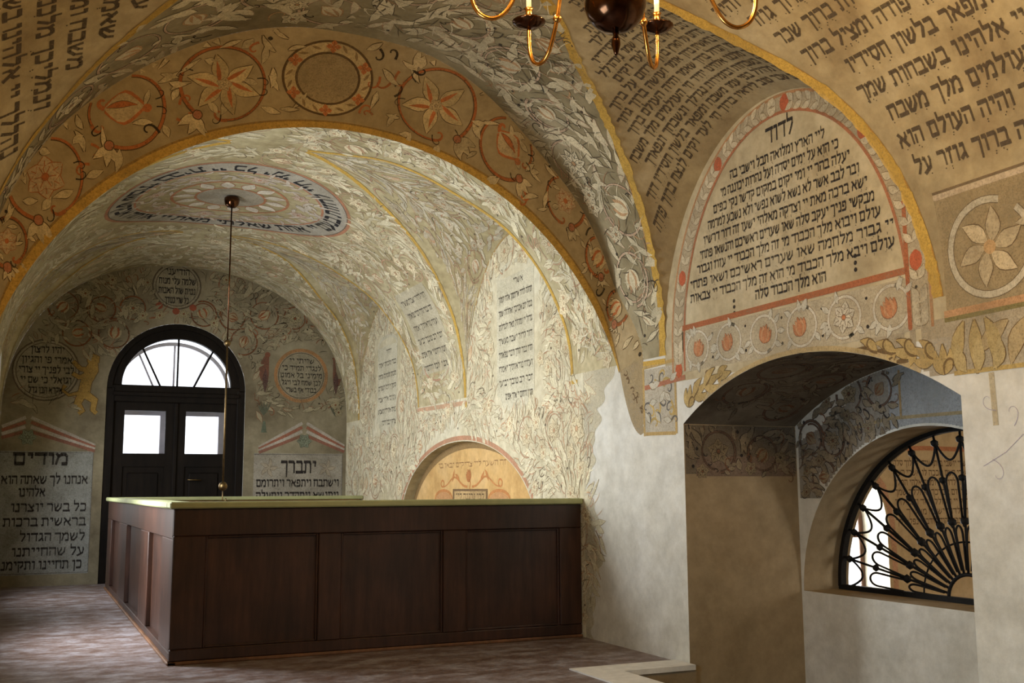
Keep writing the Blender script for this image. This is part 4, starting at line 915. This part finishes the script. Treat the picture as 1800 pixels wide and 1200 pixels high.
# --- near barrel: vault text right, rosette panel at its foot, groin lines
P = Paint(); R3 = random.Random(3)
LONG = 'ברוך שאמר והיה העולם ברוך הוא ברוך עושה בראשית ברוך אומר ועושה ברוך גוזר ומקיים ברוך מרחם על הארץ ברוך מרחם על הבריות ברוך משלם שכר טוב ליראיו ברוך חי לעד וקים לנצח ברוך פודה ומציל ברוך שמו בשפתינו מהולל בפי עמו משבח ומפאר בלשון חסידיו ועבדיו ובשירי דוד עבדך נהללך יי אלהינו בשבחות ובזמירות נגדלך ונשבחך ונפארך ונזכיר שמך ונמליכך מלכנו אלהינו יחיד חי העולמים מלך משבח ומפאר עדי עד שמו הגדול'.split()
wi = [0]
def words(nw):
    r = ' '.join(LONG[(wi[0] + i) % len(LONG)] for i in range(nw)); wi[0] += nw; return r
VINK = (.095, .07, .045)
for i in range(14):
    v = 3.36 - i * .196; yg = float(gR(v)) - .13
    x = -2.0 - .1 * (i % 3)
    while x > -yg + .15:
        s = words(1); tr = 0
        while x - twidth(s) * .092 < -yg and tr < 25: s = words(1); tr += 1
        if tr == 25: break
        x = text(P, s, x, v, .092, .006, VINK, bold=1.3, dots=.6, R=R3) - .045
P.quad(-4.93, -1.5, -.13, .62, .0045, (.36, .275, .15), 12, 24)
P.strip([(-4.93, .63), (-1.5, .66)], .018, .006, (.58, .46, .31)); P.strip([(-4.93, .66), (-1.5, .69)], .008, .006, (.2, .14, .08))
P.strip([(-4.95, -.12), (-1.5, -.06)], .022, .006, (.52, .30, .15)); P.strip([(-4.95, -.155), (-1.5, -.095)], .016, .0058, (.24, .20, .08)); 
for k in range(4):
    c = (-4.56 + k * .74, .24); a = np.linspace(0, 2 * PI * .93, 30) + 1.2; q = np.stack([c[0] + .30 * np.cos(a), c[1] + .29 * np.sin(a)], 1); P.strip(q, .026, .005, (.2, .15, .09)); P.strip(q, .02, .0065, (.60, .53, .38))
    for j in range(6): leaf(P, (c[0] + .03 * math.cos(j), c[1] + .03 * math.sin(j)), j * 1.047 + .3, .22, .052, jit((.57, .46, .28), R3), (.19, .13, .07), .006, .4)
    P.disk(c, .045, .0095, (.56, .36, .17)); 
    for j in range(4): leaf(P, (c[0] + .36, c[1] + .1), 1.57 * j, .16, .03, (.57, .48, .31), (.19, .13, .07), .006)
def groin_line(P, g, sgn, side, hw, r, vmax=None, v0=-.06, rag=0.):
    v = np.linspace(max(v0, 0) if v0 > 0 else 0, g.vt if vmax is None else vmax, 90); hh = hw * (1 + rag * np.array([r.uniform(-.5, .6) for _ in v]))
    y = np.array([float(g(x)) for x in v]); P.strip(np.stack([sgn * (y + side * hw * .8), v], 1), hh, .0075, OCHRE)
    P.strip(np.stack([sgn * (y + side * hw * 1.7), v], 1), hw * .25, .0070, (.46, .25, .06))
GP = Paint(); groin_line(GP, gR, -1, -1, .042, R3, rag=.5); groin_line(GP, gN, -1, 1, .048, R3, rag=.6)
GP.strip([(-8.60, -.04), (-8.22, -.05)], .022, .008, OCHRE)
zin = zone_in(PR, gN, yB, -1, .03)
foliage(P, (-8.9, -6.6, 0., PR.L), zin, .60, PAL['grey'], R3, fill=1.15, leafL=.26, leafW=.034)
strokes(P, (-8.9, -6.6, 0., PR.L), zin, .10, R3, STROKE_GREY, L=.24)
P.build('painted_vault', m_barR, ceiling, 'Hebrew lines and grey leaf scrolls on the near vault')
P = Paint()
foliage(P, (6.6, 8.9, 0., PL.L), zone_in(PL, lN, yB, 1, .03), .60, PAL['grey'], R3, fill=1.0, leafL=.26, leafW=.034)
GL_ = Paint(); groin_line(GL_, lN, 1, 1, .05, R3, rag=.4); groin_line(GL_, lR, 1, -1, .042, R3)
P.build('painted_vault', m_barL, ceiling)

# --- near cells: text lines on the cell webs
def cell_map(c, LC, WC, sgn):
    def f(a, b, l):
        t = (1 - a / LC) if sgn > 0 else a / LC; w_ = b / WC; bad = (t < .004) | (t > .996) | (w_ < 0) | (w_ > .995)
        return nanif(c.mapn(np.clip(t, .001, .999), np.clip(w_, .002, .998), l), bad)
    return f
LC, WC = 4.7, 2.3
def level_map(c, sgn):                                 # b: distance from the wall along X, so lines run along the nave
    def f(a, b, l):
        t = (1 - a / LC) if sgn > 0 else a / LC; tc = np.clip(t, .002, .998); q = np.sin(PI * tc)
        v = np.minimum(c.p.v_of_z(ZS + (c.zt - ZS) * q), c.vt); gx = c.p.P(v)[0]; w_ = b / np.maximum(np.abs(c.xw - gx), 1e-3)
        return nanif(c.mapn(tc, np.clip(w_, .002, .998), l), (w_ > .97) | (w_ < .01) | (t < .01) | (t > .99))
    return f
def reach(c, b, sgn):                                  # span of a where a line at distance b stays on the cell
    aa = np.linspace(.02, LC - .02, 400); ok = np.isfinite(level_map(c, sgn)(aa, np.full(400, b), np.zeros(400))).all(1); return (aa[ok].min(), aa[ok].max()) if ok.any() else (2.3, 2.4)
for c, sgn, n_, dh, h_, w0 in ((CN, 1, 17, .115, .066, 20), (DN, -1, 9, .20, .095, 50)):
    P = Paint(); wi[0] = w0
    for i in range(n_):
        b = .13 + i * dh; lo, hi = reach(c, b + h_, sgn); x = hi - .05
        while x > lo + .2:
            s = words(1); tr = 0
            while x - twidth(s) * h_ < lo + .02 and tr < 12: s = words(1); tr += 1
            if x - twidth(s) * h_ < lo + .02: break
            x = text(P, s, x, b, h_, .006, VINK, bold=1.3, dots=.5, R=R3) - .03
    P.build('painted_cell_text', level_map(c, sgn), ceiling, 'lines of Hebrew text running over the side cell')

# --- arch face: orange scrollwork
tA = np.linspace(0, 1, 200); eA = face(tA, np.zeros(200)); sA = np.concatenate([[0], np.cumsum(np.linalg.norm(np.diff(eA, axis=0), axis=1))]); LE = sA[-1]
wA = np.linalg.norm(face(tA, np.ones(200)) - eA, axis=1); uA = np.linspace(0, 1, 200)
def m_face(a, b, l):
    t = np.interp(a, sA, tA); w_ = b / np.interp(t, tA, wA); return nanif(facen(np.clip(t, .002, .998), np.clip(w_, 0, 1), l), (w_ > 1.001) | (w_ < 0))
def fw(a): return float(np.interp(np.interp(a, sA, tA), tA, wA))
P = Paint(); R4 = random.Random(21); pf = PAL['face']
P.strip([(a, .03) for a in np.linspace(.01, LE - .01, 140)], .030, .006, (.62, .38, .085)); P.strip([(a, .068) for a in np.linspace(.01, LE - .01, 140)], .008, .0055, (.36, .22, .07))
cen = []
MOT = [(1.235, .35, .30, 'rose'), (2.005, .44, .29, 'bud'), (2.76, .42, .32, 'lily'), (4.508, .45, .34, 'star'), (5.248, .40, .27, 'bud'), (5.96, .40, .22, 'rose'), (6.53, .33, .17, 'tulip'), (6.98, .23, .13, 'tulip'), (.70, .24, .17, 'rose')]
mid = 3.575
def petal2(c, an, L, W, lf):                           # petal with one side shaded red
    leaf(P, c, an, L, W, jit(pf['flower'], R4), pf['line'], lf, .12, .007); leaf(P, (c[0] + math.cos(an + 1.57) * W * .45, c[1] + math.sin(an + 1.57) * W * .45), an - .12, L * .8, W * .28, jit(pf['acc'], R4), None, lf + .003, .2)
for i, (a, b, r, k) in enumerate(MOT):
    c = (a, b); cen.append((a, b, r)); h = 1 if i % 2 else -1; rot = R4.uniform(0, 6)
    side = 1 if a > mid else -1; an0 = -PI / 2 + side * .9
    t = np.linspace(0, 1, 40); an = an0 + h * t * 2 * PI * .88; rr = r * (1.04 - .1 * t); q = np.stack([c[0] + rr * np.cos(an), c[1] + rr * np.sin(an)], 1)
    P.strip(q, .018 - .007 * t, .005, pf['line']); P.strip(q + .003, .013 - .006 * t, .0065, jit(pf['stem'], R4))
    e = q[0]; P.disk(e, .042, .009, pf['line']); P.disk(e, .034, .0105, (.48, .2, .1))
    for d in (-.5, .2, .8): leaf(P, e, an0 + d + (0 if side > 0 else PI) * 0, r * .55, r * .11, jit(pf['leaf'], R4), pf['line'], .0058, R4.uniform(-.6, .6))
    e = q[-1]; curl(P, e, an[-1] + h * PI / 2, r * .7, .013, pf['stem'], .007, h)
    if k == 'rose':
        flower(P, c, r * .55, 6, (.56, .42, .24), pf['stem'], .007, rot, pf['acc'], .50)
    elif k == 'bud':
        leaf(P, (c[0] - r * .45, c[1] + r * .3), -.45, r * 1.0, r * .42, (.58, .45, .25), pf['acc'], .0065, .1, r * .12); leaf(P, (c[0] - r * .4, c[1] + r * .3), -.3, r * .8, r * .09, pf['acc'], pf['line'], .0095, -.5, .006)
        curl(P, (c[0] - r * .45, c[1] + r * .3), 2.2, r * .6, .018, pf['acc'], .008, -1); P.disk((c[0] + r * .52, c[1] - r * .2), r * .12, .010, pf['acc'])
    elif k in ('lily', 'star'):
        n = 6 if k == 'lily' else 5
        for j in range(n): petal2((c[0] + .02 * math.cos(j), c[1]), rot + j * 2 * PI / n, r * .82, r * .19, .0068 + j * .0004)
        flower(P, c, r * .2, 5, (.56, .42, .22), pf['line'], .0110)
    else: tulip(P, (c[0], c[1] + r * .4), -PI / 2, r * 1.05, pf['flower'], pf['line'], .007, pf['acc'])
    for j in range(11):
        aa = R4.uniform(0, 6.28); inn = R4.random() < .3 and k != 'star'; ra = r * (.8 if inn else 1.06)
        leaf(P, (c[0] + ra * math.cos(aa), c[1] + ra * math.sin(aa)), aa + (PI if inn else 0) + R4.uniform(-.9, .9), r * R4.uniform(.3, .62), r * R4.uniform(.065, .11), jit(pf['leaf'], R4), pf['line'], .0055, R4.uniform(-.7, .7), .006)
    for j in range(4): aa = R4.uniform(0, 6.28); curl(P, (c[0] + .8 * r * math.cos(aa), c[1] + .8 * r * math.sin(aa)), aa, r * .6, .005, pf['dark'], .008, R4.choice((-1, 1)))
c = (mid, .47); cen.append((c[0], c[1], .37))
P.bigdisk(c, .355, .0045, (.60, .46, .24), .335, .25); P.ring(c, .36, .010, .0065, pf['line'], 44, .34); P.ring(c, .255, .010, .0065, pf['line'], 44, .235); P.bigdisk(c, .25, .0045, (.40, .30, .16), .23)
for j in range(6):
    aa = j * PI / 3 + .5; flower(P, (c[0] + .315 * math.cos(aa), c[1] + .295 * math.sin(aa)), .06, 4, (.56, .20, .07), None, .008)
for j in range(18): aa = j * PI / 9 + .1; leaf(P, (c[0] + .29 * math.cos(aa), c[1] + .27 * math.sin(aa)), aa + 1.0, .085, .012, (.30, .2, .09), None, .0075)
pp = []
for a in np.linspace(.2, LE - .2, 150): pp.append((a, fw(a) * (.5 + .42 * math.sin((a - mid) * 2 * PI / 1.5))))
ca = np.array(cen)
for y in np.arange(.08, .95, .118):
    for x in np.arange(.05, LE, .135):
        c = (x + R4.uniform(-.05, .05), y + R4.uniform(-.04, .04)); W = fw(c[0])
        if not .12 < c[1] < W - .03: continue
        if ((ca[:, 0] - c[0]) ** 2 + (ca[:, 1] - c[1]) ** 2 < (ca[:, 2] * 1.08) ** 2).any(): continue
        q = R4.random(); an = R4.uniform(0, 6.28)
        if q < .55: leaf(P, c, an, R4.uniform(.12, .21), R4.uniform(.016, .028), jit(pf['leaf'], R4), pf['line'], .005, R4.uniform(-.8, .8))
        elif q < .88: curl(P, c, an, R4.uniform(.15, .3), .010, jit(R4.choice((pf['stem'], pf['dark'], pf['acc'])), R4), .007, R4.choice((-1, 1)))
        elif q < .94: P.disk(c, .018, .007, pf['dark'])
P.build('painted_scrollwork', m_face, wall_arch, 'orange and cream flower scrolls with a round wreath at the crown')

# --- far barrel with the text medallion
MY, MR = 14.05, 1.60
def away(Y, v, m): return True
def med_R(Y, v, m): return math.hypot((PR.L - v), Y - MY) > MR + .10 + m * .5
def med_L(Y, v, m): return math.hypot((PL.L - v), Y - MY) > MR + .10 + m * .5
panel_f = lambda Y, v, m: med_R(Y, v, m) and not (13.45 - m * .4 < Y < 14.75 + m * .4 and .42 < v < 1.75)
P = Paint(); R5 = random.Random(8); pv = dict(PAL['pale'], dir=.2)
for A, B, ex in ((yK, g1, med_R), (g2, g3, panel_f), (g4, K(YF), med_R)):
    foliage(P, (-18.9, -9.1, 0., PR.L), zone_in(PR, A, B, -1, .02, None, ex), .64, pv, R5, fill=1.7, leafL=.26, leafW=.028); strokes(P, (-18.9, -9.1, 0., PR.L), zone_in(PR, A, B, -1, .02, None, ex), .105, R5, STROKE_PALE, dir=.2, L=.24)
for g, sd, hw in ((g1, -1, .026), (g2, 1, .038), (g3, -1, .022), (g4, 1, .034)): groin_line(GP, g, -1, sd, hw, R5, rag=.25)
P.quad(-14.7, -13.5, .45, 1.7, .0045, (.55, .50, .36), 6, 26)
for i in range(6): text(P, FILL[(i + 5) % 22], -13.62, 1.5 - i * .2, .07, .006, PALE_INK, -14.6, bold=1.2, dots=.4, R=R5)
P.ring((-14.1, .55), .5, .014, .006, (.52, .3, .2), 20, .22, PI, 2 * PI)
P.build('painted_foliage', m_barR, ceiling, 'pale leaf scrolls over the far vault')
P = Paint()
for A, B, ex in ((yK, l1, med_L), (l2, l3, med_L), (l4, K(YF), med_L)):
    foliage(P, (9.1, 18.9, 0., PL.L), zone_in(PL, A, B, 1, .02, None, ex), .64, pv, R5, fill=1.4, leafL=.26, leafW=.028)
for g, sd, hw in ((l1, -1, .026), (l2, 1, .040), (l3, -1, .026), (l4, 1, .040)): groin_line(GL_, g, 1, sd, hw, R5)
P.build('painted_foliage', m_barL, ceiling)
GP.build('painted_groin_lines', _mR, ceiling, 'ochre yellow lines along the groins'); GL_.build('painted_groin_lines', _mL, ceiling)
for c, sg, sd in ((C1, 1, 31), (C2, 1, 32), (D1, -1, 33), (D2, -1, 34)):
    P = Paint(); pc = dict(PAL['pale'], leaf=(.62, .57, .43), flower=(.62, .55, .40), line=(.27, .2, .12))
    foliage(P, (.3, 4.4, .05, 2.25), lambda a, b, m: m * .7 < b < 2.3 * math.sin(PI * a / LC) ** 1.2 + .02, .55, pc, random.Random(sd), fill=1.0, leafL=.22, leafW=.030)
    strokes(P, (.3, 4.4, .05, 2.25), lambda a, b, m: m * .7 < b < 2.3 * math.sin(PI * a / LC) ** 1.2 + .02, .12, random.Random(sd), STROKE_PALE[2:] + [(.62, .55, .38)])
    P.build('painted_cell', cell_map(c, LC, WC, sg), ceiling)
P = Paint(); R6 = random.Random(14)
def pol(r, th): return (r * math.cos(th), MY + r * math.sin(th))
nn = 80; cir = lambda r: [pol(r, 2 * PI * k / nn) for k in range(nn + 1)]
for k in range(8): P.strip(cir(1.20 + k * .05 + .025), .0255, .003, (.46, .43, .36))
P.strip(cir(1.60), .022, .006, (.50, .24, .14)); P.strip(cir(1.57), .008, .006, (.2, .15, .11)); P.strip(cir(1.22), .016, .006, (.50, .24, .14))
for k in range(14):
    th = 2 * PI * k / 14; leaf(P, pol(.45, th), th, .30, .085, (.78, .74, .62), (.48, .20, .11), .006, .1, .012)
P.strip(cir(.75), .020, .008, (.52, .24, .13)); P.strip(cir(.45), .018, .008, (.52, .24, .13)); P.bigdisk((0, MY), .43, .0045, (.44, .40, .32))
for k in range(170):
    r = math.sqrt(R6.uniform(.82 ** 2, 1.16 ** 2)); th = R6.uniform(0, 2 * PI); leaf(P, pol(r, th), th + R6.uniform(-2, 2), R6.uniform(.12, .24), .026, jit((.66, .60, .50), R6), R6.choice(((.5, .28, .2), (.3, .24, .17))), .005, R6.uniform(-1, 1))
for k in range(8): th = k * PI / 4 + .2; flower(P, pol(.98, th), .13, 7, (.66, .56, .45), (.46, .24, .16), .0065, th, (.55, .28, .18))
P.build('painted_medallion', m_crown, ceiling, 'round medallion with a Hebrew ring inscription at the crown')
P = Paint(); RT = 1.53                                  # letters of the ring, tops to the centre
s = 'אחת שאלתי מאת יי אותה אבקש שבתי בבית יי כל ימי חיי לחזות בנעם יי'
hh = .19; L0 = 2 * PI * 1.43; k0 = L0 / (twidth(s) * hh)
text(P, s, 1.5, .06, hh, 0.0065, (.028, .027, .032), 1.5 - L0 + .1, wmax=3., bold=1.35)
def m_ring(a, b, l): th = PI / 2 - a / 1.43; r = RT - b; return m_crown(r * np.cos(th), MY + r * np.sin(th), l)
P.build('painted_ring_inscription', m_ring, ceiling, 'dark Hebrew ring inscription')

# --- end wall
P = Paint(); R7 = random.Random(2); pe = PAL['end']
rounds = [(2.22, 5.0, .42), (.22, 3.46, .52), (4.42, 3.53, .52)]
def in_end(a, b, m):
    if not (XL + .02 + m < a < XR - m and 2.82 + m * .4 < b < end_top(a) - m * .8): return False
    if math.hypot(a - DXC, max(0, b - DZS)) < DR + .08 + m * .7: return False
    if abs(a - .88) < .25 and 2.7 < b < 3.75: return False
    if any(abs(a - (4.42 + s * .62)) < .15 and 3.3 < b < 3.95 for s in (-1, 1)): return False
    return all(math.hypot(a - x, b - z) > r + .02 + m * .5 for x, z, r in rounds)
foliage(P, (XL, XR, 2.8, 5.3), in_end, .55, pe, R7, fill=1.1, leafL=.22, leafW=.03)
strokes(P, (XL, XR, 2.8, 5.3), in_end, .11, R7, STROKE_END, .004, .2)
def roundel(c, r, lines, ring, h):
    P.bigdisk(c, r, .003, (.33, .30, .215)); P.ring(c, r, .03 if ring else .012, .005, ring or (.13, .1, .07)); P.ring(c, r - .05, .006, .005, (.12, .09, .06))
    n = len(lines)
    for i, s in enumerate(lines):
        b = c[1] + ((n - 1) / 2 - i) * h * 1.75 - h / 2; hw = math.sqrt(max(.01, (r - .08) ** 2 - (b + h / 2 - c[1]) ** 2)); tw = twidth(s) * h; k = min(1.3, 2 * hw / tw)
        text(P, s, c[0] + tw * k / 2, b, h, .006, INK, c[0] - tw * k / 2, bold=1.1)
roundel((2.22, 5.0), .40, ['הודיעני', 'שלמה עלי מנוח', 'נטית שול האבות', 'כל שרי כנורך'], None, .095)
roundel((.22, 3.46), .50, ['יהיו לרצון', 'אמרי פי והגיון', 'לבי לפניך יי צורי', 'וגואלי כי שם יי', 'אקרא הבו גדל'], None, .095)
roundel((4.42, 3.53), .46, ['שויתי יי', 'לנגדי תמיד כי', 'מימיני בל אמוט', 'לכן שמח לבי ויגל', 'כבודי אף בשרי'], (.40, .22, .10), .075)
for dx, dz in ((-.28, -.36), (0, -.44), (.28, -.36)): P.disk((2.22 + dx, 5.0 + dz), .06, .008, (.32, .09, .05))
LI = (.38, .245, .07)                                    # golden lion standing upright beside the door
for pts, hw in (([(.80, 3.05), (.84, 3.3), (.92, 3.5), (.94, 3.62)], [.09, .085, .10, .06]), ([(.94, 3.60), (.93, 3.68), (.88, 3.74)], [.08, .10, .04]), ([(.90, 3.48), (.74, 3.50), (.62, 3.62)], [.05, .035, .03]), ([(.88, 3.40), (.72, 3.36), (.62, 3.42)], [.05, .035, .03]), ([(.80, 3.1), (.98, 2.98), (.96, 2.82), (1.02, 2.77)], [.07, .055, .04, .03]), ([(.78, 3.08), (.72, 2.92), (.80, 2.80), (.74, 2.76)], [.07, .055, .04, .03]), ([(.74, 3.1), (.58, 3.06), (.48, 3.14), (.52, 3.22)], [.03, .02, .02, .03])):
    P.strip(pts, np.array(hw) + .012, .0045, (.16, .10, .04)); P.strip(pts, hw, .006, LI)
for s in (-1, 1):                                       # two dark birds beside the right roundel
    x = 4.42 + s * .64; P.strip([(x, 3.30), (x + .02 * s, 3.5), (x + .03 * s, 3.68), (x - .02 * s, 3.85)], [.03, .08, .09, .04], .006, (.19, .09, .06)); P.disk((x - .03 * s, 3.88), .05, .0065, (.24, .10, .06)); leaf(P, (x, 3.62), -PI / 2, .42, .05, (.12, .07, .06), None, .0072)
    for a in (-.5, -.25, 0, .25, .5): leaf(P, (4.42 + s * .65, 2.80), PI / 2 + a, .26, .02, (.12, .13, .09), None, .006)
for x0, x1, z in ((XL, 1.02, 2.77), (3.62, XR, 2.75)): P.strip([(x0, z), (x1, z)], .018, .006, (.34, .14, .07) if x0 < 1 else (.22, .17, .10))
# striped gables over the two text tables
for xc, hw in ((.0, 1.02), (4.50, .80)):
    for s in (-1, 1):
        for i, c in enumerate(((.50, .46, .40), (.36, .15, .10), (.52, .48, .42), (.30, .14, .10))):
            P.strip([(xc + s * (.04 + (hw - .04) * u), 2.68 - i * .075 + (-.44 + i * .045) * u) for u in np.linspace(0, 1, 24)], .026, .005 + .0003 * i, c)
    flower(P, (xc, 2.36), .14, 6, (.26, .30, .22), (.10, .10, .07), .006); P.strip([(xc - hw, 2.17), (xc + hw, 2.17)], .018, .006, (.30, .22, .15))
    P.strip([(xc - .72 * (hw / .8), 2.5), (xc - .72 * (hw / .8), 2.7)], [.05, .02], .006, (.14, .17, .12))
for x0, x1, col in ((XL + .01, 1.0, (.33, .345, .325)), (3.62, 5.2, (.40, .375, .315))):
    P.quad(x0, x1, .18, 2.14, .003, col, 4, 6); P.strip([(x0, 2.12), (x1, 2.12), (x1, .2), (x0, .2)], .008, .005, (.2, .19, .17))
text(P, 'מודים', .62, 1.93, .17, .006, INK, -.22, bold=1.5, wmax=1.6)
for z, s, aR, aL in ((1.62, 'אנחנו לך שאתה הוא', .93, -.36), (1.42, 'אלהינו', .30, -.1), (1.18, 'כל בשר יוצרנו', .93, -.2), (.95, 'בראשית ברכות', .93, -.3), (.71, 'לשמך הגדול', .93, -.05), (.48, 'על שהחייתנו', .93, -.15), (.27, 'כן תחיינו ותקימנו', .90, -.35)): text(P, s, aR, z, .12, .006, INK, aL, bold=1.15, wmax=1.5)
text(P, 'יתברך', 4.72, 1.80, .20, .006, INK, 4.08, bold=1.15); text(P, 'וישתבח ויתפאר ויתרומם', 5.14, 1.56, .115, .006, INK, 3.66, bold=1.2)
for z, s in ((1.34, 'ויתנשא ויתהדר ויתעלה'), (1.12, 'ויתהלל שמה דקודשא'), (.9, 'בריך הוא לעלא מן כל'), (.68, 'ברכתא ושירתא')): text(P, s, 5.14, z, .115, .006, INK, 3.66, bold=1.2)
for s in (-1, 1):
    for k in range(5): leaf(P, (4.40 + s * .52, 1.88), k * 1.25, .17, .03, (.44, .39, .30), (.2, .15, .1), .005, .8)
P.build('painted_end_wall', m_end, wall_end, 'Hebrew text tables, golden lion, gables and dark leaf scrolls')

# --- small niche, passage niche
P = Paint(); OR = (.60, .27, .10)
text(P, 'זה השער ליי צדיקים יבאו בו', -12.15, 1.80, .06, .004, (.30, .17, .08), -14.55, wmax=2.9, bold=.9)
c = (-13.35, 1.42)
P.quad(c[0] - .62, c[0] + .62, 1.30, 1.50, .003, (.20, .13, .07), 2, 1); P.quad(c[0] - .56, c[0] + .56, 1.33, 1.47, .004, (.60, .42, .2), 2, 1); text(P, 'לכו נרננה ליי', c[0] + .5, 1.36, .075, .005, (.14, .09, .05), c[0] - .5, wmax=2)
for s in (-1, 1):
    u = np.linspace(0, 1, 24); P.strip(np.stack([c[0] + s * (.08 + .95 * u), 1.53 + .10 * np.sin(u * PI) - .03 * np.sin(u * 3 * PI)], 1), .014 * (1.2 - .6 * u), .005, OR); P.ring((c[0] + s * 1.02, 1.575), .06, .013, .005, OR, 14, .045)
    for q_ in (.3, .6): leaf(P, (c[0] + s * (.08 + .95 * q_), 1.60), PI / 2 + s * (-.9 if q_ < .5 else .6), .2, .03, OR, None, .005, .5)
    P.ring((c[0] + s * .98, 1.36), .34, .02, .005, OR, 20, .12); P.disk((c[0] + s * .98, 1.36), .3, .004, (.60, .33, .15), .10)
P.strip([(c[0], 1.5), (c[0] + .03, 1.58), (c[0] - .02, 1.64)], .016, .005, OR)
tulip(P, (c[0], 1.60), PI / 2 + .4, .16, OR, (.4, .18, .07), .006, (.5, .2, .08))
nn = 40; P.strip([(-(13.35 - 2.33 * math.cos(PI * k / nn)), SZ0 + (SZT - .04 - SZ0) * math.sin(PI * k / nn) ** .95) for k in range(nn + 1)], .05, .004, (.30, .20, .09))
P.build('painted_emblem', lambda a, b, l: np.stack([XR + .16 - l, -a, b], -1), sn, 'rust red scroll emblem on an orange ground')
R8 = random.Random(4); pd = PAL['dim']
P = Paint(); P.quad(XR + .01, XB - .01, 1.62, 2.05, .002, (.20, .165, .12), 4, 2)
foliage(P, (XR, XB, 1.60, 2.06), lambda a, b, m: XR + m * .5 < a < XB - m * .3 and 1.62 + m * .3 < b < 2.05 - m * .3, .40, pd, R8, fill=1.3, leafL=.17, leafW=.024)
P.strip([(XR + .12, 1.60), (XB, 1.59)], .01, .006, (.10, .07, .06)); P.strip([(XR + .12, 1.57), (XB, 1.56)], .006, .006, (.12, .08, .06))
P.quad(XR + .12, XB - .02, 1.60, 1.78, .0022, (.24, .175, .13), 4, 1)
P.build('painted_jamb_band', lambda a, b, l: nanif(np.stack([a, NY1 - l, b], -1), (a < XR + .004) | (a > XB) | (b > NZS)), niche, 'dark painted foliage band')
P = Paint()
def inb(a, b, m):
    Y = -a
    if not (NY0 + m < Y < NY1 - m * .4 and 1.42 + m * .3 < b < float(niche_top(Y)) - m * .5): return False
    return abs(Y - LYC) > LA or b > lun(Y) + .05 + m * .5
for k in range(90):
    y = NY0 + (k + .5) * (NY1 - NY0) / 90; lo = lun(y) + .02 if abs(y - LYC) < LA else 1.4; lo = max(lo, 1.4); hi = float(niche_top(y)) - .005
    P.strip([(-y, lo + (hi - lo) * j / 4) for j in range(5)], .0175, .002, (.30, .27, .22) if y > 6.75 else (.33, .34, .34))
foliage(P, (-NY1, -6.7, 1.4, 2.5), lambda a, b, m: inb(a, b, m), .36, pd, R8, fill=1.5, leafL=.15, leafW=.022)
P.strip([(-7.2, 2.0), (-6.75, 2.06), (-4.9, 2.06)], .014, .005, (.36, .28, .15)); P.strip([(-6.62, 2.07), (-6.62, 2.45)], .012, .005, (.38, .26, .12))
P.build('painted_niche_back', lambda a, b, l: nanif(np.stack([XB - l, -a, b], -1), (-a > NY1) | (b > niche_top(-a)) | ((abs(a + LYC) < LA) & (b < np.array([lun(y) for y in -a])))), niche, 'dark leaf scrolls around the lunette')
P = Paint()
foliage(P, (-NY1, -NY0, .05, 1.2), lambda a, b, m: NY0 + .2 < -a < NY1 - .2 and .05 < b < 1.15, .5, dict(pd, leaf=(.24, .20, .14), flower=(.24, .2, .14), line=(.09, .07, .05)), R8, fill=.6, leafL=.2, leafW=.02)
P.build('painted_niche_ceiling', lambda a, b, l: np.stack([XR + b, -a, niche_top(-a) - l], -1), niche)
P = Paint()
for i, s in enumerate(FILL[:7]): text(P, s, 12.0, 1.78 - i * .13, .07, .006, (.2, .13, .07), 10.6, wmax=1.3)
P.strip([(10.3, 2.0), (11.2, 2.02), (12.6, 2.0)], .03, .006, (.55, .24, .12)); P.strip([(10.55, .05), (10.55, .6), (10.54, 1.05), (10.42, 1.5), (10.2, 1.75), (9.85, 1.86)], .045, .006, (.62, .36, .22))
P.build('painted_side_text', lambda a, b, l: np.stack([a, SRY - l, b], -1), sr)
